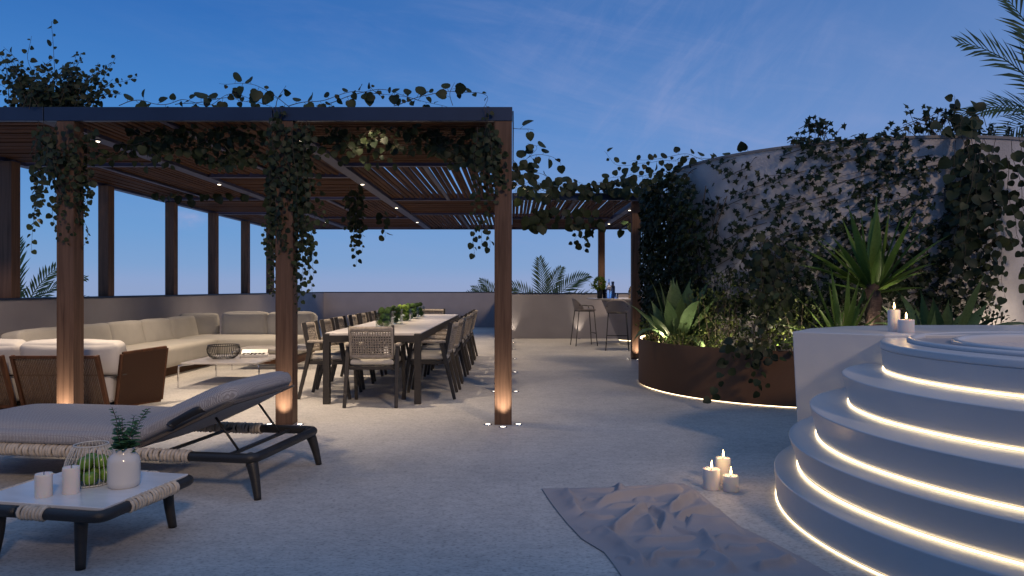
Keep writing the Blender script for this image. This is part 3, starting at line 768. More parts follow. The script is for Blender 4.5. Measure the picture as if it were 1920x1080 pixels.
for y in (.006, LW-.006):
    bf = MB(); bf.tube(smooth_path([(.285, y+.012*(1 if y > .4 else -1), .035), (.31, y, .05), (.40, y, .056), (.49, y, .058), (.515, y+(.02 if y < .4 else -.02), .054)], 4), .025, 10)
    bf.v = [tuple(Tb @ Vector(v)) for v in bf.v]
    bf.build('back_frame', black_frame, LG)
for y in (.16, LW-.16):
    MB().tube([Tb @ Vector((.47, y, -.002)), (-.19, y, RZ+.012)], .0075, 8).build('strut', black_frame, LG)

# ---------------------------------------------------------------- low side table
ST = thing('side_table', 'low side table with a white marble top and rope-wrapped black frame', 'table', (-1.77, 3.06, 0), R(-11))
SW, SD, SZ = .70, .62, .242
fr = MB(); loop = []
for (x, y, dx, dy) in ((0, 0, -1, 1), (0, SD, -1, -1), (-SW, SD, 1, -1), (-SW, 0, 1, 1)): pass
cr_ = .05
ctr = [(-.3, 0), (-.12, 0), (-cr_, 0), (-.012, .012), (0, cr_), (0, .12), (0, SD-.12), (0, SD-cr_), (-.012, SD-.012), (-cr_, SD), (-.12, SD), (-SW+.12, SD), (-SW+cr_, SD), (-SW+.012, SD-.012), (-SW, SD-cr_), (-SW, .12), (-SW, cr_), (-SW+.012, .012), (-SW+cr_, 0), (-SW+.12, 0), (-.42, 0)]
pts = smooth_path([(x, y, SZ) for x, y in ctr], 5)
fr.tube(pts, .026, 12); fr.tube([(-.43, 0, SZ), (-.28, 0, SZ)], .025, 10)
fr.build('frame', black_frame, ST)
for p0, p1 in (((0, .16), (0, SD-.13)), ((-.27, 0), (-.40, 0)), ((-SW, .16), (-SW, SD-.13)), ((-.2, SD), (-SW+.2, SD))):
    rp = MB(); rope_run(rp, (*p0, SZ), (*p1, SZ), .0255, .0185); rp.build('rope_wrap', rope_mat, ST)
for x, y, sx, sy in ((-.135, .045, 0, -1), (-SW+.135, .045, 0, -1), (-.10, SD-.05, 0, 1), (-SW+.10, SD-.05, 0, 1)):
    MB().tube(smooth_path([(x, y-sy*.0, SZ), (x, y+sy*.005, SZ*.55), (x+(.012 if x > -.3 else -.012), y+sy*.02, 0)], 6), [.030-.0008*i for i in range(13)], 12).build('leg', black_frame, ST)
MB().box(-SW+.012, -.012, .028, SD-.012, SZ+.016, SZ+.032).build('marble_top', marble, ST, False, .003)
TZ = SZ+.0322

def candle(x, y, z, r, h, label, lit=True, group=None, power=.4):
    t = thing('candle', label, 'candle', (x, y, z), 0, group)
    pr = [(r*.97, 0), (r, .004), (r*.995, h*.5), (r, h-.006), (r*.95, h), (r*.7, h-.003), (r*.4, h-.008), (.0001, h-.009)]
    MB().lathe(pr, (x, y, z), 32, cap=False).build('wax', wax, t)
    MB().tube([(x, y, z+h-.009), (x+.001, y, z+h+.004), (x+.003, y, z+h+.012)], .0016, 6).build('wick', wick_mat, t)
    if lit:
        f = MB().lathe([(.0003, .004), (.0045, .011), (.0062, .019), (.005, .029), (.0026, .041), (.0003, .052)], (x+.002, y, z+h), 12).build('flame', flame_mat, t)
        lamp('POINT', 'flame_lamp', t, (x+.002, y, z+h+.075), power, (1, .62, .28), radius=.012)
    return t
flame_mat = emis('flame', (1, .66, .25), 22)
candle(-2.15, 3.265, TZ, .036, .105, 'shorter unlit grey-white candle on the marble side table', False, 'unlit candles on the side table')
candle(-2.055, 3.315, TZ, .036, .123, 'taller unlit grey-white candle between the short one and the fruit basket', False, 'unlit candles on the side table')
candle(1.222, 4.36, 0.001, .051, .122, 'lit white candle on the terrace floor, left of its group of three', True, 'floor candles by the blanket')
candle(1.335, 4.50, 0.001, .047, .155, 'tallest lit white candle on the terrace floor, behind the other two', True, 'floor candles by the blanket')
candle(1.325, 4.31, 0.001, .046, .094, 'shortest lit white candle on the terrace floor, in front of its group', True, 'floor candles by the blanket')
candle(2.755, 5.13, .9185, .041, .155, 'taller lit white candle on the ledge wall', True, 'ledge candles')
candle(2.765, 4.99, .9185, .053, .09, 'shorter, broader lit white candle on the ledge wall', True, 'ledge candles')
# fruit basket
fb = thing('fruit_basket', 'white wire basket of green apples on the marble side table', 'basket', (-2.065, 3.49, TZ))
wwire = M('white_wire', (.55, .53, .50), .5)
wire_bowl((-2.065, 3.49, TZ), [(.098, .004), (.116, .03), (.119, .07), (.108, .12), (.088, .165), (.075, .188)], 34, .0021, wwire, fb, [(.098, .005, .0032), (.075, .189, .0035)])
app = M('apple_skin', (.13, .24, .03), .3, 0, .3, 14)
k = 0
for dx, dy, dz in ((-.05, -.045, .04), (.03, -.06, .038), (.068, .012, .04), (.0, .03, .04), (-.068, .03, .04), (.02, .08, .04), (-.02, -.015, .098), (.04, .02, .1), (-.03, .05, .1)):
    a = thing('apple', ('green apple in the white wire basket, lower layer' if k < 6 else 'green apple in the white wire basket, on top of the others'), 'apple', (-2.065+dx, 3.49+dy, TZ+dz), 0, 'apples in the wire basket, lower layer' if k < 6 else 'apples in the wire basket, upper layer'); k += 1
    r_ = .036
    MB().lathe([(.0001, -r_*.82), (r_*.4, -r_*.92), (r_*.85, -r_*.5), (r_, .08*r_), (r_*.86, r_*.62), (r_*.5, r_*.88), (r_*.2, r_*.8), (.0001, r_*.62)], a.location, 16).build('flesh', app, a)
    MB().tube([a.location+Vector((0, 0, r_*.6)), a.location+Vector((.004, 0, r_*1.15))], .0014, 5).build('stalk', wick_mat, a)
# vase with a sprig
vs_ = thing('vase', 'white glazed vase with leafy green sprigs on the marble side table', 'vase', (-1.872, 3.43, TZ))
MB().lathe([(.060, 0), (.068, .006), (.0715, .03), (.072, .12), (.068, .142), (.054, .157), (.048, .164), (.048, .183), (.051, .188), (.047, .188), (.043, .182), (.043, .16), (.06, .14), (.06, .02), (.0001, .015)], (-1.872, 3.43, TZ), 40, cap=False).build('body', M('white_glaze', (.60, .58, .56), .16, 0, .03, 4, spec=.6), vs_)
st = MB(); lv = Leaves('oval'); b0 = Vector((-1.872, 3.43, TZ+.1))
for tip in ((-.05, 0, .36), (-.035, .02, .30), (.0, -.015, .30), (.10, .01, .35), (.03, .03, .30), (.06, -.02, .26), (-.02, -.03, .26)):
    tv = Vector(tip); pts = smooth_path([b0+Vector((tv.x*.15, tv.y*.15, 0)), b0+Vector((tv.x*.35, tv.y*.4, tv.z*.35)), b0+Vector((tv.x*.75, tv.y, tv.z*.62)), b0+Vector((tv.x*1.15, tv.y, tv.z*.78))], 8)
    st.tube(pts, .0016, 4, cap=False); rs = resample(pts, .017)
    for i, p in enumerate(rs[4:]):
        f = i/max(1, len(rs)-5); s = .052*(1-.62*f)
        for sg in (-1, 1): lv.add(p, Vector((sg*.9, random.uniform(-.5, .5), .35+random.uniform(-.3, .3))), Vector((0, -.35, 1))+rv(.4), s*random.uniform(.8, 1.15))
for k in range(26):
    a = random.uniform(0, 2*PI); lv.add(b0+Vector((.02*math.cos(a), .02*math.sin(a), .085)), Vector((math.cos(a), math.sin(a), random.uniform(.1, .9))), Vector((0, 0, 1))+rv(.4), .05)
st.build('stem', stem_mat, vs_); lv.build('foliage', leafmat('sprig_leaf', (.03, .10, .055), (.05, .15, .075), .2), vs_)

# ---------------------------------------------------------------- bar table, stools and drinks
BX, BY = 2.66, 15.6
bt = thing('bar_table', 'round white bar table on a tapered pedestal with a lit foot', 'table', (BX, BY, 0))
MB().lathe([(.30, 0), (.30, .085), (.2, .085)], (BX, BY, 0), 48).build('foot', white_plaster, bt, True, auto=True)
MB().lathe([(.24, .086), (.335, .105), (.68, .94), (.68, .958)], (BX, BY, 0), 64).build('pedestal', plaster, bt, True, auto=True)
MB().lathe([(.68, .96), (.98, .985), (1.0, .992), (1.0, 1.003), (.99, 1.006), (.0001, 1.006)], (BX, BY, 0), 72, cap=False).build('tabletop', tabletop_mat, bt, True, auto=True)
MB().tube([(BX+.305*math.cos(2*PI*i/60), BY+.305*math.sin(2*PI*i/60), .094) for i in range(60)], .008, 6, closed=True).build('led_strip', led_mat, bt)
def make_stool(label):
    t = thing('bar_stool', label, 'stool', (0, 0, 0), 0, 'bar stools at the bar table', local=True)
    sh = M('stool_shell', (.24, .21, .20), .6, 0, .08, 6)
    for sx in (-1, 1):
        for sy, top in ((-1, .74), (1, .74)):
            MB().tube([(sx*.225, sy*.225+(0 if sy > 0 else -.02), 0), (sx*.175, sy*.165, top)], .0095, 8).build('leg', black_frame, t)
        MB().tube(smooth_path([(sx*.175, .165, .74), (sx*.20, .13, .845), (sx*.215, -.02, .855), (sx*.2, -.17, .87)], 6), .0085, 8).build('arm_rail', black_frame, t)
    MB().tube([(-.2, .197, .27), (.2, .197, .27)], .008, 8).build('footrest', black_frame, t)
    mb = MB()
    ring = [(.185*math.copysign(abs(math.cos(a))**.6, math.cos(a)), .185*math.copysign(abs(math.sin(a))**.6, math.sin(a)), .738) for a in [2*PI*i/32 for i in range(32)]]
    mb.tube(ring, .009, 6, closed=True); mb.build('seat_ring', black_frame, t)
    MB().cushion((0, .01, .765), (.40, .39, .035), .017, .006, 8).build('seat', sh, t)
    vs = []; fs = []; nu, nv = 18, 7
    for s_ in (0, 1):
        for i in range(nu+1):
            u = -1+2*i/nu; a = u*1.25; hh = .235*(1-.72*abs(u)**2.4)
            for j in range(nv+1):
                v = j/nv; rr = .205+.03*v+(.012 if s_ else 0)
                vs.append((rr*math.sin(a)*1.05, -rr*math.cos(a)*1.0-.02*v, .772+v*hh))
    K = (nu+1)*(nv+1); g = lambda s_, i, j: s_*K+i*(nv+1)+j
    for i in range(nu):
        for j in range(nv):
            fs.append((g(0, i, j), g(0, i, j+1), g(0, i+1, j+1), g(0, i+1, j))); fs.append((g(1, i, j), g(1, i+1, j), g(1, i+1, j+1), g(1, i, j+1)))
        fs.append((g(0, i, nv), g(1, i, nv), g(1, i+1, nv), g(0, i+1, nv)))
    MB().add(vs, fs).build('backrest', sh, t)
    return t
s0 = make_stool('low-backed bar stool standing sideways at the left edge of the bar table'); s0.location = (1.55, 15.25, 0); s0.rotation_euler.z = R(-80)
dup(s0, (2.09, 14.12, 0), R(-8), 'low-backed bar stool with its back turned, beside the post')
ZB = 1.0062
pp = thing('potted_plant', 'small lime green shrub in a dark pot on the bar table', 'plant', (1.9, 15.4, ZB))
MB().lathe([(.045, 0), (.055, .005), (.064, .19), (.06, .19), (.056, .16), (.0001, .16)], (1.9, 15.4, ZB), 24, cap=False).build('pot', M('dark_pot', (.03, .03, .035), .5), pp)
lv = Leaves('small'); st = MB()
for k in range(420):
    v = rv(); v = v/max(v.length, .2)*random.uniform(.4, 1)**.5
    p = Vector((1.9+v.x*.125, 15.4+v.y*.12, ZB+.31+v.z*.15)); lv.add(p, v+rv(.5)+Vector((0, 0, .5)), rv(), .045)
for k in range(90):
    p = Vector((1.76, 15.45, ZB+.27))+Vector((random.gauss(0, .045), random.gauss(0, .03), random.gauss(0, .05))); lv.add(p, rv(), rv(), .03)
for k in range(10):
    a = k*.63; st.tube([(1.9, 15.4, ZB+.155), (1.9+.06*math.cos(a), 15.4+.06*math.sin(a), ZB+.34)], .003, 4)
st.tube([(1.9, 15.4, ZB+.155), (1.76, 15.45, ZB+.3)], .002, 4)
st.build('stem', stem_mat, pp); lv.build('foliage', leafmat('lime_leaf', (.16, .26, .03), (.30, .40, .06)), pp)
blueglass = glassmat('blue_glass', (.72, .8, .98), .03); darkglass = glassmat('dark_glass', (.05, .06, .10), .08)
def bottle(x, y, prof, mat, name, label, cat, cap=None):
    t = thing(name, label, cat, (x, y, ZB))
    MB().lathe(prof, (x, y, ZB), 24).build('body', mat, t)
    if cap: MB().lathe(cap[0], (x, y, ZB), 16).build('stopper', cap[1], t)
bottle(2.085, 15.3, [(.05, 0), (.056, .006), (.056, .23), (.045, .26), (.018, .29), (.016, .40), (.02, .405), (.02, .415)], blueglass, 'bottle', 'tall clear blue glass bottle with a thin neck on the bar table', 'bottle')
bottle(2.19, 15.45, [(.046, 0), (.05, .006), (.05, .24), (.044, .27), (.03, .285), (.03, .33), (.034, .333), (.034, .345)], darkglass, 'bottle', 'dark navy glass bottle with a wide neck on the bar table', 'bottle', ([(.028, .345), (.03, .35), (.03, .365)], black_frame))
bottle(2.0, 15.38, [(.034, 0), (.04, .005), (.036, .12), (.044, .2), (.041, .2), (.033, .12), (.034, .02)], darkglass, 'goblet', 'dark glass tumbler beside the potted shrub on the bar table', 'glass')
bottle(2.23, 15.2, [(.038, 0), (.042, .005), (.044, .12), (.041, .12), (.038, .02)], blueglass, 'tumbler', 'small clear tumbler in front of the dark bottle', 'glass')
bottle(2.555, 15.3, [(.045, 0), (.05, .01), (.058, .09), (.056, .16), (.04, .19)], M('shaker_metal', (.55, .43, .32), .25, .8), 'cocktail_shaker', 'brass coloured cocktail shaker on the bar table beside the post', 'shaker', ([(.041, .19), (.04, .215), (.02, .235), (.018, .26), (.0001, .265)], M('shaker_metal', (.55, .43, .32), .25, .8)))

# ---------------------------------------------------------------- blanket
def floor_pt(x, y):
    """terrace point under a place in an enlarged crop of the photograph"""
    xx = 1000+x/3.31; yy = 840+y/3.31; d = 1333.3*EYE/(yy-540); return np.array([(xx-960)/1333.3*d, d])
LE = [floor_pt(*q) for q in ((52, 258), (98, 330), (150, 400), (215, 480), (300, 570), (440, 655), (490, 720), (545, 800))]+[np.array([.50, 2.86])]
RE = [floor_pt(*q) for q in ((930, 226), (1010, 268), (1140, 380), (1210, 435), (1290, 498), (1480, 590), (1650, 680), (1850, 794))]+[np.array([1.41, 2.84])]
def along(P, t):
    P = np.array(P); k = np.linspace(0, 1, len(P)); return np.stack([np.interp(t, k, P[:, 0]), np.interp(t, k, P[:, 1])], -1)
NXc, NYc = 150, 250
tv = np.linspace(0, 1, NYc); uv = np.linspace(0, 1, NXc)
l_ = along(LE, tv); r_e = along(RE, tv); XY = l_[:, None, :]*(1-uv)[None, :, None]+r_e[:, None, :]*uv[None, :, None]
XY[:, :, 1] -= (.03*np.sin(uv*PI))[None, :]*(1-tv)[:, None]
P2 = XY.reshape(-1, 2)
RID = [((370, 380), (560, 330), (800, 295), (950, 280), .05, 1), ((200, 262), (500, 280), (700, 262), (980, 245), .026, 1), ((420, 392), (700, 375), (850, 388), .028, 1),
       ((480, 560), (560, 510), (650, 430), (720, 405), .055, 1), ((840, 440), (900, 380), (970, 335), (1030, 335), .055, 1), ((850, 490), (1000, 440), (1100, 410), (1180, 380), .05, 1),
       ((940, 478), (1100, 500), (1285, 500), .05, -1), ((280, 425), (400, 455), (520, 462), .024, 1), ((620, 605), (850, 600), (1040, 588), .026, 1), ((790, 560), (825, 500), (780, 435), (700, 408), .042, -1),
       ((1055, 550), (1100, 620), (1165, 700), .05, -1), ((850, 520), (950, 552), (1060, 592), .03, 1), ((205, 268), (240, 350), (285, 425), .032, -1), ((385, 515), (480, 580), (600, 670), (710, 790), .042, -1),
       ((680, 695), (900, 682), (1060, 660), .026, 1), ((1050, 675), (1180, 740), (1260, 800), .042, -1), ((1390, 790), (1500, 750), (1610, 712), .04, 1), ((955, 265), (1035, 325), (1085, 395), .032, -1),
       ((1420, 600), (1530, 662), (1620, 730), .026, -1), ((470, 235), (510, 262), (545, 310), .05, 1), ((690, 455), (740, 512), (775, 560), .042, -1), ((1110, 570), (1300, 600), (1480, 592), .028, 1),
       ((300, 330), (380, 345), (470, 335), .02, 1), ((560, 460), (640, 470), (720, 440), .026, -1), ((1180, 640), (1300, 660), (1420, 640), .024, 1), ((500, 690), (580, 720), (620, 760), .03, 1), ((850, 760), (1000, 740), (1150, 770), .03, 1),
       ((600, 350), (690, 330), (760, 345), .022, -1), ((230, 490), (310, 520), (360, 560), .022, -1), ((720, 760), (760, 700), (820, 650), .03, 1)]
Z = np.zeros(len(P2)); rr_ = np.random.RandomState(5)
warp = np.array([[noise.noise(Vector((p[0]*9, p[1]*9, 1))), noise.noise(Vector((p[0]*9, p[1]*9, 8)))] for p in P2])*.018
Q2 = P2+warp
for rd in RID:
    A_, sg = rd[-2], rd[-1]; c = [Vector((*floor_pt(*q), 0)) for q in rd[:-2]]; c = np.array([[q.x, q.y] for q in smooth_path(c, 8)])
    best = np.full(len(P2), 9.0); side = np.zeros(len(P2)); tt_ = np.zeros(len(P2))
    for i in range(len(c)-1):
        ab = c[i+1]-c[i]; ap = Q2-c[i]; L2 = (ab**2).sum()+1e-9; t_ = np.clip((ap*ab).sum(1)/L2, 0, 1); dv = ap-t_[:, None]*ab; dd = np.hypot(dv[:, 0], dv[:, 1])
        m_ = dd < best; best[m_] = dd[m_]; side[m_] = np.sign(ab[0]*ap[m_, 1]-ab[1]*ap[m_, 0]); tt_[m_] = (i+t_[m_])/(len(c)-1)
    env = np.clip(np.minimum(tt_, 1-tt_)*5.5+.05, 0, 1); env = env*env*(3-2*env)
    w_ = np.where(side*sg > 0, .036, .012)*(.8+.5*A_/.04)
    soft = np.sqrt(best**2+.006**2)-.006
    Z = np.maximum(Z, A_*1.12*env*np.exp(-soft/w_))
ed = np.minimum(np.minimum(np.tile(uv, NYc), 1-np.tile(uv, NYc))*10, np.minimum(np.repeat(tv, NXc), 1-np.repeat(tv, NXc))*16); ed = np.clip(ed, .12, 1)
fine = np.array([noise.noise(Vector((p[0]*14, p[1]*22, 4)))*.0035+noise.noise(Vector((p[0]*5, p[1]*6, 2)))*.005 for p in P2])
Z = Z*ed+np.clip(fine+.003, 0, .02)*ed+.0045
bk = MB(); bk.add([(p[0], p[1], z) for p, z in zip(P2.tolist(), Z.tolist())], [((j+1)*NXc+i, (j+1)*NXc+i+1, j*NXc+i+1, j*NXc+i) for j in range(NYc-1) for i in range(NXc-1)])
bo = bk.build('blanket', M('taupe_cotton', (.34, .315, .325), .85, 0, .05, 5, .25, 300, spec=.25), None)
sd = bo.modifiers.new('thick', 'SOLIDIFY'); sd.thickness = .004; sd.offset = 0
tag(bo, 'rumpled taupe blanket spread on the terrace floor', 'blanket')
# ---------------------------------------------------------------- climbing plants on the pergola
def px(x, y, d):
    """a point at depth d seen at pixel (x, y) of the 1920 x 1080 photograph"""
    return Vector(((x-960)/1333.3*d, d, EYE+(540-y)/1333.3*d))
def vine(name, label, base, group=None):
    t = thing(name, label, 'climber', base, 0, group); return t, MB(), Leaves('round')
def wrap_post(st, lv, cx, cy, z0, z1, n, size, rad=(.09, .17), step=.055, turns=1.6):
    for k in range(n):
        a0 = random.uniform(0, 2*PI); ra = random.uniform(*rad); ln = random.uniform(.45, 1.0); zt = z1-random.uniform(0, .25)*(z1-z0); zb = zt-(zt-z0)*ln
        c = []
        for i in range(9):
            f = i/8; a = a0+f*turns*random.choice((1, 1, -1))*2; rr = ra*(1-.2*f)
            c.append((cx+rr*math.cos(a), cy+rr*math.sin(a)*.95, zt+(zb-zt)*f))
        strand(st, lv, c, step, size, face=(math.cos(a0)*.5, -1, .25), wob=.03)
def hanging(st, lv, p, ln, size, drift=.08, step=.05, face=(0, -1, .25), r=.0024):
    p = Vector(p); c = [p]; q = p.copy(); n = max(3, int(ln/.16)); dr = rv(drift)
    for i in range(n):
        q = q+Vector((dr.x*.3+random.uniform(-1, 1)*drift*.35, dr.y*.2+random.uniform(-1, 1)*drift*.2, -ln/n)); c.append(q.copy())
    strand(st, lv, c, step, size, face=face, wob=.015, r=r)
# bushy climber of the front left post
t, st, lv = vine('climbing_vine', 'dense round-leaved vine on the post behind the lounger, with a bushy crown above the beam', (-4.0, 6.45, 0))
wrap_post(st, lv, -4.012, 6.46, 1.6, 2.72, 17, .044, (.09, .2), .042)
for k in range(8): hanging(st, lv, (-4.012+random.uniform(-.32, .28), 6.40+random.uniform(-.1, .2), 2.72), random.uniform(.35, .9), .046, .1, .042)
for x, ln in ((78, 1.15), (92, .95), (70, .9), (172, .75), (165, .6)): hanging(st, lv, px(x, 235, 6.45), ln, .055, .06, .045)
for k in range(80):
    b = Vector((-4.22+random.gauss(0, .16), 6.55+random.gauss(0, .1), 2.83)); an = random.uniform(-1.35, 1.15); ln = random.uniform(.15, .60)
    e = b+Vector((math.sin(an)*ln*1.1, random.uniform(-.2, .2), abs(math.cos(an))*ln*.95+.03)); m_ = b.lerp(e, .5)+rv(.05)+Vector((0, 0, .05))
    strand(st, lv, [b, m_, e], .032, .042, wob=.03, hang=.1, sv=.45)
for tgt, bnd in (((97, 40), (100, 110)), ((60, 68), (55, 120)), ((5, 90), (40, 120)), ((20, 150), (50, 170)), ((0, 120), (30, 140)), ((214, 165), (180, 190)), ((150, 155), (140, 175))):
    strand(st, lv, [px(110, 195, 6.55), px(*bnd, 6.55), px(*tgt, 6.5)], .062, .05, wob=.02, hang=.2, sv=.4)
st.build('stem', stem_mat, t); lv.build('foliage', leaf_dark, t)

# garlands along the front beam
def garland(label, x0, x1, base, tops, low, y=6.44, dens=1.0):
    t, st, lv = vine('climbing_vine', label, base)
    for c, sz in tops: strand(st, lv, [px(a, b, d) for a, b, d in c], .075, sz*.82, wob=.03, hang=.05, sv=.5, r=.004)
    for k in range(int(low*dens)):
        a = random.uniform(x0, x1); ln = random.uniform(60, 170); yy = random.uniform(236, 292)
        c = [px(a+ln*f, yy+18*math.sin(f*5+k)+random.uniform(-8, 8)+10*f, 6.62+.35*random.random()) for f in (0, .25, .5, .75, 1) if a+ln*f < x1+15]
        if len(c) >= 3: strand(st, lv, c, .052, .056, wob=.04, hang=.75, sv=.5, r=.003)
    st.build('stem', stem_mat, t); lv.build('foliage', leaf_dark, t)
garland('large-leaved vine along the beam between the two front posts nearest the lounger', 175, 490, (-3.0, 6.45, 2.85),
        [([(225, 200, 6.45), (262, 188, 6.5), (300, 198, 6.45), (345, 186, 6.45), (395, 196, 6.45), (440, 178, 6.5), (500, 198, 6.45)], .095),
         ([(330, 198, 6.5), (380, 190, 6.55), (430, 184, 6.5), (470, 192, 6.5), (512, 200, 6.5)], .1),
         ([(545, 199, 6.45), (500, 170, 6.5), (455, 156, 6.5), (412, 152, 6.5)], .1),
         ([(520, 199, 6.5), (522, 182, 6.5), (535, 160, 6.5)], .085)], 32)
garland('large-leaved vine along the beam between the vine-wrapped post and the corner post', 560, 900, (-1.0, 6.45, 2.85),
        [([(540, 200, 6.45), (600, 188, 6.45), (650, 174, 6.5), (720, 176, 6.45), (790, 192, 6.45)], .085),
         ([(590, 200, 6.5), (660, 180, 6.5), (720, 168, 6.5), (770, 184, 6.5), (840, 200, 6.5)], .09),
         ([(740, 196, 6.45), (800, 178, 6.45), (860, 172, 6.5), (912, 176, 6.45), (905, 200, 6.45)], .1),
         ([(720, 186, 6.45), (700, 170, 6.45), (690, 156, 6.45)], .075), ([(850, 196, 6.45), (846, 176, 6.45), (852, 158, 6.45)], .11)], 30)
# post vines
t, st, lv = vine('climbing_vine', 'long round-leaved vine wrapped round the middle front post almost to table height', (-2.047, 6.46, 0))
wrap_post(st, lv, -2.047, 6.46, .98, 2.72, 24, .044, (.095, .16), .043)
for x, y, ln in ((566, 300, 1.25), (580, 330, .9), (560, 260, 1.2), (572, 380, .75), (505, 300, 1.1), (520, 240, 1.0), (590, 400, .25), (575, 440, .6)): hanging(st, lv, px(x, y, 6.4), ln, .05, .06, .045)
for x in (516, 524, 509): strand(st, lv, [px(x, 199, 6.34), px(x+4, 215, 6.34), px(x-2, 240, 6.33)], .05, .045, wob=.01)
for k in range(13): hanging(st, lv, (-2.047+random.uniform(-.17, .24), 6.36+random.uniform(-.04, .05), 2.72), random.uniform(.3, 1.35), .044, .07, .042)
st.build('stem', stem_mat, t); lv.build('foliage', leaf_dark, t)
t, st, lv = vine('climbing_vine', 'round-leaved vine hanging down the inner side of the corner post', (-.2, 6.46, 0))
for k in range(19): hanging(st, lv, px(random.gauss(912, 15), random.uniform(228, 260), 6.34+random.uniform(-.03, .12)), random.uniform(.35, .95), .045, .07, .042)
for x in (908, 913): strand(st, lv, [px(x, 200, 6.34), px(x+3, 215, 6.34), px(x, 240, 6.33)], .05, .045, wob=.01)
for x, y, ln in ((900, 400, .3), (915, 420, .22), (892, 410, .35)): hanging(st, lv, px(x, y, 6.4), ln, .05, .05)
st.build('stem', stem_mat, t); lv.build('foliage', leaf_dark, t)
# vine hanging inside, below the middle beam
t, st, lv = vine('hanging_vine', 'small-leaved vine hanging from the middle beam inside the pergola', (-2.15, 9.3, 2.73))
for k in range(12): hanging(st, lv, px(random.gauss(664, 11), random.uniform(335, 375), 9.35+random.uniform(-.2, .15)), random.uniform(.3, .95), .06, .05, .065)
hanging(st, lv, px(722, 385, 9.3), .42, .08, .03); 
st.build('stem', stem_mat, t); lv.build('foliage', leaf_dark, t)
# left inner garland
t, st, lv = vine('hanging_vine', 'sparse vine along the inner cross beam above the sofa', (-4.5, 11.9, 2.73))
for k in range(7):
    a = 260+k*24; strand(st, lv, [px(a, 352+random.uniform(-6, 8), 11.6), px(a+35, 362+random.uniform(-6, 8), 11.6), px(a+75, 366+random.uniform(-4, 12), 11.6)], .12, .11, wob=.05, hang=.5)
st.build('stem', stem_mat, t); lv.build('foliage', leaf_dark, t)
# vine spilling over the right edge beam and the lower pergola wing
t, st, lv = vine('climbing_vine', 'large-leaved vine spilling over the side beam behind the corner post', (.1, 7.2, 2.85))
for c in ([(962, 238, 7), (985, 240, 7), (1001, 246, 7)], [(962, 330, 8), (985, 300, 8), (1005, 280, 8), (990, 268, 8)], [(962, 315, 8), (1000, 292, 8), (1030, 292, 8), (1050, 306, 8)],
          [(962, 345, 8), (1000, 322, 8), (1030, 335, 8), (1036, 360, 8)], [(962, 352, 8.4), (1000, 340, 8.4), (1030, 350, 8.4), (1070, 360, 8.4)], [(962, 300, 7.6), (975, 320, 7.6), (968, 360, 7.6)],
          [(962, 318, 7.6), (990, 322, 7.6), (1010, 315, 7.6)], [(962, 365, 8.2), (1010, 358, 8.2), (1045, 380, 8.2), (1050, 402, 8.2)], [(965, 335, 8), (985, 350, 8), (980, 380, 8)]):
    strand(st, lv, [px(*q) for q in c], .075, .092, wob=.04, hang=.25, r=.0035)
st.tube([(.01, 6.6, 2.87), (.012, 7.0, 2.80), (.012, 7.6, 2.72), (.012, 8.0, 2.6), (.012, 8.4, 2.42)], .006, 5)
st.build('stem', stem_mat, t); lv.build('foliage', leaf_dark, t)
t, st, lv = vine('climbing_vine', 'vine trailing along the front of the lower pergola wing by the bar', (1.1, 12.1, 2.85))
for k in range(16):
    a = 965+k*14; strand(st, lv, [px(a, 362+random.uniform(-6, 4), 12.05), px(a+25, 352+random.uniform(-10, 14), 12.0), px(a+60, 358+random.uniform(-10, 8), 12.0)], .1, .125, wob=.05, hang=.2)
for k in range(12):
    a = random.uniform(985, 1110); hanging(st, lv, px(a, 378, 12.03), random.uniform(.2, .6), .14, .1, .12)
for k in range(9):
    a = random.uniform(985, 1180); hanging(st, lv, px(a, 405, 13.5), random.uniform(.12, .3), .14, .1, .12)
st.tube([px(q, 363, 12.05) for q in range(962, 1215, 18)], .007, 5); st.tube([px(q, 379, 12.06) for q in range(962, 1190, 18)], .005, 5); st.tube([px(q, 403, 13.52) for q in range(975, 1190, 18)], .005, 5)
for q in (980, 1150): st.tube([px(q, 363, 12.05), px(q, 379, 12.06), px(q, 403, 13.5)], .004, 4)
st.tube([px(1150, 403, 13.5), px(1120, 426, 15), px(1092, 429, 15)], .004, 4)
for c in ([(1090, 362, 12), (1140, 335, 12), (1200, 330, 11.5), (1260, 345, 11)], [(1120, 362, 12), (1170, 345, 12), (1230, 352, 11)], [(1095, 430, 15), (1080, 445, 15), (1076, 456, 15)], [(1105, 430, 15), (1098, 450, 15), (1093, 470, 15)]):
    strand(st, lv, [px(*q) for q in c], .09, .12, wob=.03, hang=.2, r=.004)
st.build('stem', stem_mat, t); lv.build('foliage', leaf_dark, t)

# ---------------------------------------------------------------- green wall and ivy
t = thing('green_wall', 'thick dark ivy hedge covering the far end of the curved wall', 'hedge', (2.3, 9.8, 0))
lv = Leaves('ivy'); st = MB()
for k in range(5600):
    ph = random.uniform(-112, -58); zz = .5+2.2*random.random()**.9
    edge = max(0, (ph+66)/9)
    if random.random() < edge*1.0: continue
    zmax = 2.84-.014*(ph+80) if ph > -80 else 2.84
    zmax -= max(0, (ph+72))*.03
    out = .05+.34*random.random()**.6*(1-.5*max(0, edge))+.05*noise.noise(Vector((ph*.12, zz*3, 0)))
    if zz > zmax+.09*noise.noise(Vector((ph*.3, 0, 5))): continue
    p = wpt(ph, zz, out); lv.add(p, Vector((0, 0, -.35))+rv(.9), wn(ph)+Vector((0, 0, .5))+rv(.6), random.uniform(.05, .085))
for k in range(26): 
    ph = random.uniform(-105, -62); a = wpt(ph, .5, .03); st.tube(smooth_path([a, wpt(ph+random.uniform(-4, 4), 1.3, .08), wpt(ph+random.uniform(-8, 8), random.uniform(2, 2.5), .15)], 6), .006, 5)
st.build('stem', stem_mat, t); lv.build('foliage', leaf_ivy, t)

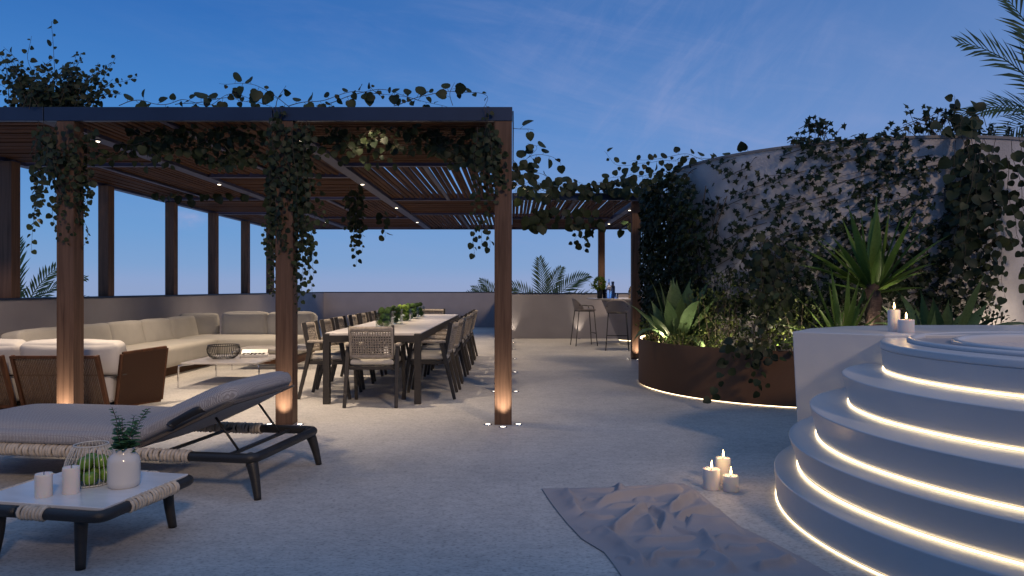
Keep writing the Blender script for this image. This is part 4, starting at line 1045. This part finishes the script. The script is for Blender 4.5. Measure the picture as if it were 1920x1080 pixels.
t, st, lv = vine('trailing_vine', 'thin runners of round leaves reaching along the top of the ivy hedge', (2.2, 9.6, 2.75))
for c, z in (([(1392, 293, 9.0), (1330, 297, 9.2), (1262, 300, 9.4), (1200, 306, 9.6), (1158, 308, 9.7), (1133, 284, 9.7)], .085), ([(1320, 300, 9.1), (1280, 288, 9.2), (1235, 296, 9.4), (1180, 304, 9.5)], .075), ([(1290, 330, 9.3), (1240, 325, 9.5), (1190, 332, 9.7), (1130, 348, 9.8), (1118, 342, 9.8)], .09),
             ([(1300, 325, 9.2), (1260, 318, 9.3), (1222, 330, 9.4), (1196, 352, 9.5)], .09), ([(1385, 296, 9.0), (1400, 288, 9.0), (1402, 274, 8.95)], .11), ([(1300, 320, 9.2), (1275, 335, 9.2), (1240, 345, 9.3), (1200, 350, 9.4)], .085)):
    strand(st, lv, [px(*q) for q in c], .085, z, wob=.03, hang=.15, sv=.4, r=.0035)
st.tube(smooth_path([px(1392, 294, 9.0), px(1340, 305, 9.1), px(1300, 318, 9.2), px(1288, 330, 9.3)], 5), .005, 5)
st.build('stem', stem_mat, t); lv.build('foliage', leaf_dark, t)

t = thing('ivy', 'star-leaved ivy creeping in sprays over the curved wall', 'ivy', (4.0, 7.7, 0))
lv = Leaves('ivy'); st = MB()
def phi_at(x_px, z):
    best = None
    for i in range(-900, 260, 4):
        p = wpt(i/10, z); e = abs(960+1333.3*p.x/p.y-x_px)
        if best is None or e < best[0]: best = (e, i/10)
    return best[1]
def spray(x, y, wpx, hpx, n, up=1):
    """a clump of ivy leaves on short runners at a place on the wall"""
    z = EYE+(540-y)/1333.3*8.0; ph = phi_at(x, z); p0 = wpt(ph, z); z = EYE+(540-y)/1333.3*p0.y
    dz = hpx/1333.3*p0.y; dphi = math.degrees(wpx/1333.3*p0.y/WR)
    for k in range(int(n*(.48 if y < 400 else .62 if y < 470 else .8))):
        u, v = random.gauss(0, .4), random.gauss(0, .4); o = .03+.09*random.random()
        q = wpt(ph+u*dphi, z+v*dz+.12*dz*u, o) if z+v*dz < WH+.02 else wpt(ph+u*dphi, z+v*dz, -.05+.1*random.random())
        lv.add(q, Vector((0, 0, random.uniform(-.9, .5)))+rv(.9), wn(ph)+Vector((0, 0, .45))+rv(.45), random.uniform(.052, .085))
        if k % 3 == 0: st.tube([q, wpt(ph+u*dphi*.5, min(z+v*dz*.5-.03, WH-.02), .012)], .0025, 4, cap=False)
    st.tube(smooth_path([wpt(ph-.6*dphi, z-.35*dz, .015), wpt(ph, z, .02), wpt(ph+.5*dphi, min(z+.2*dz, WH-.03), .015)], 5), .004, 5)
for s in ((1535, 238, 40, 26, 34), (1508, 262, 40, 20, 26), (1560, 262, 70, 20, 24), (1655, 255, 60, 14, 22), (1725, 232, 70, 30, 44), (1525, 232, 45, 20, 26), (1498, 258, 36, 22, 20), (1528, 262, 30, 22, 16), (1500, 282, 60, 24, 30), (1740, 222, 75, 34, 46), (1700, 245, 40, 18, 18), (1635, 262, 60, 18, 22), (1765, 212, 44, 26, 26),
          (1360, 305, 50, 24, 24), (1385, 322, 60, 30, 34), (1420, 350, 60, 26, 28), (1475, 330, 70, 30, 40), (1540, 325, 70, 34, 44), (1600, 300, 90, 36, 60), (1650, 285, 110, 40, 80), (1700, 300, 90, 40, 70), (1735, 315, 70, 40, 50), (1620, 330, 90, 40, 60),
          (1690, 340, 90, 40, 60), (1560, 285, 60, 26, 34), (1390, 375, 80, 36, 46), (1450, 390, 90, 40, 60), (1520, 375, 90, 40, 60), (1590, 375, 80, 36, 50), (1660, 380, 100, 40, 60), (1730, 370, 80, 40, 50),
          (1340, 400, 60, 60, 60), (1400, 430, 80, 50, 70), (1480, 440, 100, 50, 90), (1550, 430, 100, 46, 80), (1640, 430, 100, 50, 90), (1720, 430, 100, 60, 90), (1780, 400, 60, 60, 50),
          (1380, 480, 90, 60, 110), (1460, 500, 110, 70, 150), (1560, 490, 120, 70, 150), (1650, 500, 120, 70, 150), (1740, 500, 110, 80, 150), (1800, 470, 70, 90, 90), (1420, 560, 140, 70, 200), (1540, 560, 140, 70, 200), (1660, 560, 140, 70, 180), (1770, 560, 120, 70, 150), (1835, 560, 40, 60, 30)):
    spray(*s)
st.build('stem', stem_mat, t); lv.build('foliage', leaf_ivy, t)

# trailing round-leaved plants of the wall and planter
t, st, lv = vine('trailing_vine', 'long round-leaved vine trailing from the top of the bare end of the curved wall', (4.95, 7.5, 2.85))
for k in range(15):
    x = random.gauss(1848, 30); x = max(1786, min(1915, x)); hanging(st, lv, px(x, random.uniform(238, 300), 7.42-.12*random.random()), random.uniform(.8, 1.7), .088, .12, .085, (-.2, -1, .3), .003)
for x in (1800, 1815, 1790, 1895, 1908): hanging(st, lv, px(x, random.uniform(245, 270), 7.4), random.uniform(.5, 1.5), .1, .1, .085, (-.2, -1, .3), .003)
for c in ([(1830, 250, 7.5), (1815, 225, 7.5), (1790, 210, 7.45), (1788, 180, 7.45)], [(1840, 245, 7.5), (1830, 215, 7.45), (1800, 212, 7.45), (1770, 232, 7.4), (1760, 250, 7.4)], [(1850, 240, 7.5), (1840, 218, 7.5), (1805, 222, 7.4), (1800, 250, 7.3)], [(1830, 245, 7.5), (1795, 235, 7.4), (1790, 262, 7.3)]):
    strand(st, lv, [px(*q) for q in c], .1, .115, wob=.02, hang=.1, r=.0035)
st.build('stem', stem_mat, t); lv.build('foliage', leaf_dark, t)
t, st, lv = vine('trailing_vine', 'round-leaved vine hanging in front of the ivy and over the planter rim', (2.55, 7.4, .6))
for k in range(17):
    x = random.gauss(1425, 24); p = px(x, random.uniform(430, 520), 7.75-.25*random.random()); ln = random.uniform(.5, .95)
    c = [p, p+Vector((random.uniform(-.06, .06), -.12, -ln*.35)), p+Vector((random.uniform(-.1, .06), -.25, -ln*.75)), p+Vector((random.uniform(-.12, .06), -.3, -ln))]
    strand(st, lv, c, .07, .072, wob=.03, face=(0, -1, .4), hang=.5)
for c in ([(1385, 630, 7.5), (1375, 650, 7.3), (1362, 690, 7.22), (1345, 722, 7.2), (1336, 752, 7.2)], [(1400, 630, 7.5), (1408, 660, 7.25), (1410, 700, 7.2), (1424, 732, 7.2)], [(1425, 630, 7.45), (1432, 665, 7.2), (1424, 700, 7.15), (1440, 725, 7.15)], [(1440, 640, 7.4), (1448, 672, 7.15), (1470, 676, 7.1)], [(1390, 640, 7.4), (1380, 660, 7.25), (1362, 672, 7.2)], [(1410, 630, 7.4), (1418, 650, 7.25), (1405, 690, 7.2)]):
    strand(st, lv, [px(*q) for q in c], .07, .085, wob=.02, face=(0, -1, .4), hang=.4)
st.tube([px(1385, 640, 7.4), px(1410, 632, 7.4), px(1440, 640, 7.4)], .005, 5); st.tube(smooth_path([px(1412, 632, 7.4), px(1425, 560, 7.6), px(1420, 500, 7.75), px(1440, 446, 7.85)], 5), .006, 5)
for c in ([(1380, 520, 7.8), (1400, 470, 7.9), (1440, 440, 7.9), (1465, 470, 7.8)], [(1420, 500, 7.8), (1440, 450, 7.8), (1480, 440, 7.8)]): strand(st, lv, [px(*q) for q in c], .1, .08, wob=.03)
st.build('stem', stem_mat, t); lv.build('foliage', leaf_dark, t)

# ---------------------------------------------------------------- shrubs in the planter
def shrub(label, pts, n, size, mat, base, group='low shrubs in the planter', up=.6):
    t = thing('shrub', label, 'shrub', base, 0, group); lv = Leaves('small'); st = MB()
    for (x, y, z, rx, rz) in pts:
        for k in range(int(n*rx*rz*60)):
            v = rv(); v = v/max(v.length, .15)*random.random()**.4
            p = Vector((x+v.x*rx, y+v.y*rx, z+v.z*rz))
            if p.z < .5: continue
            dpl = math.hypot(p.x-PCc[0], p.y-PCc[1])
            if p.z < .62 and dpl > PRr-.05 and p.x < 3.3: continue
            if math.hypot(p.x-WC[0], p.y-WC[1]) < WR+.01: continue
            lv.add(p, v+Vector((0, 0, up))+rv(.8), Vector((0, -.3, .8))+rv(.8), size*random.uniform(.7, 1.2))
        for k in range(5):
            st.tube([(x+random.uniform(-.3, .3)*rx, y+random.uniform(-.3, .3)*rx, .47), (x+random.uniform(-.7, .7)*rx, y+random.uniform(-.7, .7)*rx, z+rz*.7)], .004, 4, cap=False)
    st.tube([(q[0], q[1], .476) for q in sorted(pts)], .006, 5)
    st.build('stem', stem_mat, t); lv.build('foliage', mat, t)
shrub('low leafy shrub round the foot of the strap-leaved plant', [(1.80, 8.9, .60, .16, .12), (1.82, 8.5, .60, .16, .12), (1.95, 8.2, .60, .18, .13), (2.1, 8.5, .62, .25, .16), (2.15, 7.95, .60, .18, .12), (1.75, 9.3, .62, .16, .22)], 62, .038, leaf_shrub, (1.95, 8.4, .5))
shrub('leafy shrub behind the planter rim left of the trailing vine', [(2.45, 8.2, .72, .3, .26), (2.3, 8.45, .95, .28, .3), (2.5, 8.4, 1.2, .22, .25), (2.3, 7.85, .62, .18, .12)], 58, .04, leaf_shrub, (2.45, 8.15, .5))
shrub('leafy shrub beneath the trailing vine by the ledge wall', [(2.8, 7.75, .72, .32, .26), (3.05, 7.6, .85, .3, .3), (2.65, 7.55, .62, .16, .12), (3.1, 7.4, .66, .2, .16), (2.85, 8.0, 1.1, .2, .28)], 58, .04, leaf_shrub, (2.9, 7.6, .5))
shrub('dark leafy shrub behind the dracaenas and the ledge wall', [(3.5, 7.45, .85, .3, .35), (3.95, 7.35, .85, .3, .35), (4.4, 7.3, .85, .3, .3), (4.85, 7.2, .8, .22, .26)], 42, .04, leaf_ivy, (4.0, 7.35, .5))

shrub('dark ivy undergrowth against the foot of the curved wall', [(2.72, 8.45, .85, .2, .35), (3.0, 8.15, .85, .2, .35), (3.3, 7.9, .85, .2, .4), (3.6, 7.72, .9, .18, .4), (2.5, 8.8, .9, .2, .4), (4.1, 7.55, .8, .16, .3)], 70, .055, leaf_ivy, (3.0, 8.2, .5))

def blade(mb, base, az, el, ln, w, droop, fold=.25, n=9, tw=0, wprof=None):
    """one long tapering leaf that arches over"""
    p = Vector(base); d0 = Vector((math.cos(az)*math.cos(el), math.sin(az)*math.cos(el), math.sin(el))); side = Vector((-math.sin(az), math.cos(az), 0))
    vs = []; d = d0.copy()
    for i in range(n+1):
        f = i/n; ww = w*(wprof(f) if wprof else (math.sin(PI*(f*.86+.08))**.8*(1-f**4*.6)+.06))*(1-f**6)
        sd = (side*math.cos(tw*f)+d.cross(side)*math.sin(tw*f)).normalized(); up = sd.cross(d).normalized()
        if up.z < 0 and abs(up.z) > .2: pass
        vs += [p+sd*ww*.5+up*ww*fold*.5, p.copy(), p-sd*ww*.5+up*ww*fold*.5]
        d = (d+Vector((0, 0, -droop/n*(.35+f*1.6)))).normalized(); p = p+d*(ln/n)
    fs = []
    for i in range(n):
        a = i*3; b = a+3; fs += [(a, a+1, b+1, b), (a+1, a+2, b+2, b+1)]
    mb.add(vs, fs)
strap = lambda f: (.35+.65*math.sin(min(1, f/.62)*PI/2))*(1 if f < .55 else max(0, 1-((f-.55)/.45)**1.8))
def strap_plant(name, label, x, y, z, n, ln, w, seed, cat='plant', extra=()):
    random.seed(seed); t = thing(name, label, cat, (x, y, z)); mb = MB()
    for k in range(n):
        az = 2*PI*k/n*2.4+random.uniform(-.3, .3); el = R(random.uniform(48, 86)); l = ln*random.uniform(.65, 1.1)
        blade(mb, (x+math.cos(az)*.05, y+math.sin(az)*.05, z), az, el, l, w*random.uniform(.8, 1.15), random.uniform(.3, 1.3), .3, 11, random.uniform(-.5, .5), strap)
    for az, el, l, ww, dr in extra: blade(mb, (x+math.cos(R(az))*.05, y+math.sin(R(az))*.05, z), R(az), R(el), l, ww, dr, .25, 12, 0, strap)
    mb.build('foliage', leaf_agave, t); MB().lathe([(.05, -.03), (.07, .0), (.055, .06), (.0001, .1)], (x, y, z), 12).build('crown_base', leaf_agave, t)
strap_plant('strap_leaved_plant', 'large strap-leaved plant with broad leaves at the rounded end of the planter', 2.0, 8.62, .5, 27, .90, .19, 5,
            extra=((-20, 60, .85, .2, 1.9), (-70, 50, .66, .18, 2.4), (200, 60, .75, .15, 2.6), (20, 74, .8, .18, 1.5), (-40, 75, .8, .17, 1.2), (170, 78, .9, .16, .8)))
strap_plant('broad_leaved_plant', 'broad-leaved plant with drooping leaves behind the round hot tub', 4.2, 7.0, .47, 14, .92, .15, 8, extra=((-10, 55, 1.25, .2, 2.0), (190, 50, .8, .17, 2.2), (170, 62, .85, .16, 1.7), (-60, 45, .6, .17, 2.5)))
strap_plant('broad_leaved_plant', 'smaller broad-leaved plant beside the dracaena trunk', 3.95, 6.85, .47, 9, .62, .13, 9, extra=((180, 45, .6, .14, 2.2),))
def dracaena(label, x, y, z0, h, n, ln, w, seed, els=(8, 88), tr_=.05, extra=()):
    random.seed(seed); t = thing('dracaena', label, 'plant', (x, y, z0)); mb = MB()
    tr = MB(); pts = [(x+.012*math.sin(i*1.3), y, z0-.05+(h+.07)*i/14) for i in range(15)]
    tr.tube(pts, [tr_*(1-.15*i/14)+(.006 if i % 2 else 0) for i in range(15)], 12); tr.build('trunk', M('palm_bark', (.075, .045, .035), .9, 0, .35, 14, .8, 40, (1, 1, 4)), t)
    for k in range(n):
        az = k*2.39996+random.uniform(-.2, .2); f = k/n; el = R(els[0]+(els[1]-els[0])*f**.8+random.uniform(-6, 6)); l = ln*(.72+.5*f)*random.uniform(.8, 1.12)
        blade(mb, (x+math.cos(az)*.025, y+math.sin(az)*.025, z0+h-.08+.12*f), az, el, l, w*random.uniform(.8, 1.15), random.uniform(.15, .55)*(1.3-f), .35, 9, 0, lambda q: (.45+.55*math.sin(min(1, q/.4)*PI/2))*(1 if q < .4 else (1-((q-.4)/.6)**1.4)))
    for az, el, l, ww, dr in extra: blade(mb, (x+math.cos(R(az))*.03, y+math.sin(R(az))*.03, z0+h-.04), R(az), R(el), l, ww, dr, .35, 9, 0, lambda q: (.45+.55*math.sin(min(1, q/.4)*PI/2))*(1 if q < .4 else (1-((q-.4)/.6)**1.4)))
    mb.build('foliage', leaf_blade, t)
dracaena('tall dracaena with a ringed trunk and a fan of sword-shaped leaves', 3.70, 7.28, .46, .80, 19, .84, .105, 3, (16, 88), .078, ((182, 36, 1.02, .12, .35), (190, 26, .95, .12, .45), (175, 48, .85, .10, .3), (-4, 44, .95, .11, .35), (8, 32, .8, .11, .5), (-20, 58, .9, .11, .25), (-100, 70, .5, .13, 1.4), (200, 52, .8, .1, .4)))
dracaena('small dracaena with thin arching leaves left of the tall one', 3.36, 7.22, .46, .20, 24, .70, .062, 4, (8, 85), .05, ((184, 30, .85, .075, .5), (178, 14, .8, .08, .5), (170, 55, .85, .07, .3)))
t = thing('leafy_plant', 'bright green low plant with curled leaves at the foot of the dracaenas', 'plant', (3.55, 7.0, .47)); mb = MB(); random.seed(21)
for k in range(22): blade(mb, (3.5+random.uniform(-.22, .22), 6.98+random.uniform(-.1, .1), .47), random.uniform(0, 2*PI), R(random.uniform(45, 85)), random.uniform(.2, .34), .06, random.uniform(1.2, 2.6), .3, 8, 0, strap)
mb.build('foliage', leaf_shrub, t)

# ---------------------------------------------------------------- palms beyond the walls
def palm(label, x, y, zc, ztrunk, fronds, seed, r=.14, lw=.034, leaflet=.42, m_=24):
    """fronds: (azimuth, elevation, length); leaflets stand in a plane turned partly to the terrace"""
    random.seed(seed); t = thing('palm_tree', label, 'palm', (x, y, ztrunk))
    MB().tube([(x, y, ztrunk+(zc-ztrunk)*i/10) for i in range(11)], [r*(1.15-.25*i/10)+(.012 if i % 2 else 0) for i in range(11)], 12).build('trunk', M('palm_bark', (.075, .045, .035)), t)
    cr = MB()
    for (az, el, l) in fronds:
        az = R(az); el = R(el)
        d = Vector((math.cos(az)*math.cos(el), math.sin(az)*math.cos(el), math.sin(el))); p = Vector((x, y, zc)); pts = [p.copy()]
        for i in range(m_):
            d = (d+Vector((0, 0, -.022-.05*i/m_))).normalized(); p = p+d*(l/m_); pts.append(p.copy())
        cr.tube(pts, [.016*(1-.85*i/m_)*l/1.8 for i in range(m_+1)], 5)
        nrm = (Vector((0, 0, 1))*.45+Vector((random.uniform(-.4, .4), -1, 0))*random.uniform(.5, 1)).normalized()
        for i in range(4, m_+1):
            f = i/m_; tt = (pts[i]-pts[i-1]).normalized(); sd = tt.cross(nrm)
            sd = sd.normalized() if sd.length > .1 else tt.orthogonal().normalized(); up = sd.cross(tt)
            for sg in (-1, 1):
                b = pts[i-1].lerp(pts[i], .5 if sg > 0 else 0); ll = leaflet*l/1.8*(math.sin(PI*(.16+.74*f)))*random.uniform(.88, 1.08)
                q = (tt*(.62+.5*f)+sd*sg*.8+up*random.uniform(-.05, .25)+rv(.05)).normalized(); m2 = b+q*ll*.5+Vector((0, 0, -.01*ll)); e = b+q*ll+Vector((0, 0, -.10*ll))
                w_ = up.cross(q).normalized()*lw*.5*l/1.8
                cr.add([b-w_*.35, b+w_*.35, m2+w_, m2-w_, e], [(0, 1, 2, 3), (3, 2, 4)])
    cr.build('crown', palm_mat, t, False)
def fan(n, e0, e1, l, seed):
    q = random.Random(seed); return [(k*137.5+q.uniform(-15, 15), q.uniform(e0, e1), l*q.uniform(.8, 1.1)) for k in range(n)]
palm('palm with green fronds beyond the parapet at the left, behind the row of posts', -9.75, 14, .55, -2.5, [(120, 78, 1.8), (10, 55, 1.6), (30, 40, 1.5), (60, 66, 1.7), (200, 60, 1.6), (170, 45, 1.6), (-20, 30, 1.4), (-60, 62, 1.5), (250, 50, 1.5)], 31, lw=.05)
palm('feathery palm rising beyond the parapet left of the bar table', 1.2, 26, .2, -3, [(120, 84, 2.20), (10, 60, 2.32), (-8, 38, 2.24), (175, 56, 2.00), (186, 34, 2.00), (35, 76, 2.00), (-60, 40, 1.60), (0, 20, 1.84)], 33, .2, .05, .54, 24)
palm('low palm showing only its frond tips above the parapet by the bar table', 3.3, 26, -.5, -3, [(175, 60, 1.95), (150, 45, 2.04), (10, 60, 1.87), (90, 70, 1.78), (200, 40, 2.04), (30, 45, 1.87), (-60, 62, 1.70)], 35, .2, .05, .54, 24)
palm('small palm whose fronds rise left of the corner post beyond the parapet', -.35, 26, .2, -3, [(170, 50, 1.70), (185, 30, 1.61), (150, 68, 1.70), (10, 50, 1.61), (60, 60, 1.53), (-70, 50, 1.44), (200, 60, 1.61)], 36, .16, .05, .54, 24)
palm('tall palm with long fronds arching above the far end of the curved wall', 8.75, 11.2, 3.75, 0, [(178, 58, 2.25), (184, 34, 1.55), (172, 76, 2.4), (190, 14, 1.4), (10, 50, 2), (60, 60, 2), (-60, 45, 1.8), (-100, 60, 1.9), (130, 40, 1.8), (-20, 20, 1.8), (240, 30, 1.6), (100, 75, 2.1)], 38, .15, .04, .58)
t = thing('shrub', 'feathery dark shrub growing behind the top of the curved wall', 'shrub', (5.6, 8.6, 2.85)); random.seed(77)
lv = Leaves('small'); st = MB()
for k in range(60):
    b = Vector((5.75+random.gauss(0, .35), 8.9+random.gauss(0, .15), 2.80)); e = b+Vector((random.gauss(0, .16), random.gauss(0, .1), random.uniform(.15, .52)))
    st.tube([b, e], .003, 4, cap=False)
    for i in range(34): lv.add(b.lerp(e, .15+.85*random.random())+rv(.03), rv()+Vector((0, 0, .3)), rv(), .05)
st.build('stem', stem_mat, t); lv.build('foliage', leafmat('feather_leaf', (.02, .045, .035), (.04, .07, .05), .2), t)
MB().lathe([(WR-.26, WH-.35), (.001, WH-.35)], (*WC, 0), 80, cap=False).build('roof_bed', soil, cw)

# ---------------------------------------------------------------- dusk sky
wd = bpy.data.worlds.new('World'); SC.world = wd; wd.use_nodes = True
nt = wd.node_tree; N = nt.nodes; L = nt.links; bg = N['Background']
tc = N.new('ShaderNodeTexCoord'); sep = N.new('ShaderNodeSeparateXYZ'); L.new(tc.outputs['Generated'], sep.inputs[0])
def ramp(stops):
    r_ = N.new('ShaderNodeValToRGB'); e = r_.color_ramp.elements
    for i, (p, c) in enumerate(stops):
        el = e[i] if i < 2 else e.new(p)
        el.position = p; el.color = (*c, 1)
    r_.color_ramp.interpolation = 'LINEAR'
    return r_
left = ramp([(0, (.275, .37, .60)), (1, (.165, .27, .50)), (.012, (.26, .37, .62)), (.03, (.21, .36, .63)), (.075, (.155, .335, .645)), (.2, (.072, .25, .62)), (.34, (.032, .155, .48)), (.44, (.035, .14, .42)), (.6, (.14, .25, .49))])
right = ramp([(0, (.32, .38, .59)), (1, (.165, .27, .50)), (.012, (.30, .38, .61)), (.03, (.25, .37, .62)), (.075, (.225, .35, .63)), (.2, (.16, .285, .585)), (.34, (.09, .205, .49)), (.44, (.07, .17, .43)), (.6, (.15, .26, .49))])
L.new(sep.outputs['Z'], left.inputs[0]); L.new(sep.outputs['Z'], right.inputs[0])
mr = N.new('ShaderNodeMapRange'); mr.inputs['From Min'].default_value = -.35; mr.inputs['From Max'].default_value = .5; L.new(sep.outputs['X'], mr.inputs['Value'])
mx = N.new('ShaderNodeMixRGB'); L.new(mr.outputs[0], mx.inputs[0]); L.new(left.outputs[0], mx.inputs[1]); L.new(right.outputs[0], mx.inputs[2])
# thin streaks of cloud, stronger to the right
def math_(op, a=None, b=None, av=0, bv=0):
    n_ = N.new('ShaderNodeMath'); n_.operation = op; n_.inputs[0].default_value = av; n_.inputs[1].default_value = bv
    if a is not None: L.new(a, n_.inputs[0])
    if b is not None: L.new(b, n_.inputs[1])
    return n_.outputs[0]
ya = math_('MAXIMUM', math_('ABSOLUTE', sep.outputs['Y']), bv=.15)
cu = math_('DIVIDE', sep.outputs['X'], ya); cv = math_('DIVIDE', sep.outputs['Z'], ya)
cmb = N.new('ShaderNodeCombineXYZ'); L.new(cu, cmb.inputs[0]); L.new(cv, cmb.inputs[1])
def wisps(rot, sx, sy, lo, hi, dist):
    mp = N.new('ShaderNodeMapping'); mp.vector_type = 'TEXTURE'; mp.inputs['Rotation'].default_value = (0, 0, R(rot)); mp.inputs['Scale'].default_value = (sx, sy, 1); L.new(cmb.outputs[0], mp.inputs['Vector'])
    n_ = N.new('ShaderNodeTexNoise'); n_.inputs['Scale'].default_value = 1; n_.inputs['Detail'].default_value = 10; n_.inputs['Roughness'].default_value = .66; n_.inputs['Distortion'].default_value = dist; L.new(mp.outputs[0], n_.inputs['Vector'])
    m_ = N.new('ShaderNodeMapRange'); m_.interpolation_type = 'SMOOTHSTEP'; m_.inputs['From Min'].default_value = lo; m_.inputs['From Max'].default_value = hi; L.new(n_.outputs['Fac'], m_.inputs['Value']); return m_.outputs[0]
def blob(u0, v0, ru, rv_):
    du = math_('DIVIDE', math_('SUBTRACT', cu, bv=u0), bv=ru); dv = math_('DIVIDE', math_('SUBTRACT', cv, bv=v0), bv=rv_)
    r2 = math_('ADD', math_('MULTIPLY', du, du), math_('MULTIPLY', dv, dv)); return math_('POWER', None, math_('MULTIPLY', r2, bv=-1.0), av=2.718)
w1 = math_('MULTIPLY', wisps(52, .22, .06, .40, .80, .9), math_('ADD', blob(.22, .28, .20, .22), math_('MULTIPLY', blob(.5, .22, .28, .2), bv=.45)))
w2 = math_('MULTIPLY', wisps(-12, .5, .10, .42, .80, .4), math_('MULTIPLY', blob(.18, .22, .55, .30), bv=.38))
w3 = math_('MULTIPLY', wisps(4, .12, .04, .40, .62, .3), math_('ADD', math_('MULTIPLY', blob(-.455, .094, .022, .013), bv=.8), math_('MULTIPLY', blob(-.70, .40, .02, .004), bv=0)))
mu = N.new('ShaderNodeMath'); mu.operation = 'ADD'; mu.use_clamp = True
L.new(math_('MULTIPLY', w1, bv=.24), mu.inputs[0]); L.new(math_('ADD', w2, w3), mu.inputs[1])
mc = N.new('ShaderNodeMixRGB'); L.new(mu.outputs[0], mc.inputs[0]); L.new(mx.outputs[0], mc.inputs[1]); mc.inputs[2].default_value = (.34, .385, .64, 1)
# faint physical dusk sky added underneath the measured gradient
sky = N.new('ShaderNodeTexSky'); sky.sky_type = 'NISHITA'; sky.sun_disc = False; sky.sun_elevation = R(1.0); sky.sun_rotation = R(150)
sk = N.new('ShaderNodeMixRGB'); sk.blend_type = 'ADD'; sk.inputs[0].default_value = .0008
L.new(mc.outputs[0], sk.inputs[1]); L.new(sky.outputs[0], sk.inputs[2])
L.new(sk.outputs[0], bg.inputs['Color']); bg.inputs['Strength'].default_value = 1.0
# last glow of the sun, weak and wide, from behind the camera
sl_ = bpy.data.lights.new('sun', 'SUN'); sl_.energy = 1.1; sl_.angle = R(6); sl_.color = (1, .72, .48)
so = bpy.data.objects.new('sun', sl_); C.objects.link(so); so.rotation_euler = Vector((-.42, .9, -.575)).to_track_quat('-Z', 'Y').to_euler()

# ---------------------------------------------------------------- camera and render settings
cam = bpy.data.cameras.new('camera'); cam.lens = 25; cam.sensor_width = 36; cam.clip_end = 500; cam.clip_start = .05
co = bpy.data.objects.new('camera', cam); C.objects.link(co); co.location = (0, 0, EYE); co.rotation_euler = (R(90), 0, 0); SC.camera = co
SC.view_settings.view_transform = 'Standard'; SC.view_settings.look = 'None'; SC.view_settings.exposure = 0; SC.view_settings.gamma = 1
SC.render.engine = 'CYCLES'
cy = SC.cycles; cy.use_denoising = True; cy.max_bounces = 8; cy.diffuse_bounces = 4; cy.glossy_bounces = 3; cy.transmission_bounces = 8; cy.transparent_max_bounces = 8; cy.sample_clamp_indirect = 4; cy.caustics_reflective = False; cy.caustics_refractive = False
try: cy.use_light_tree = True
except Exception: pass
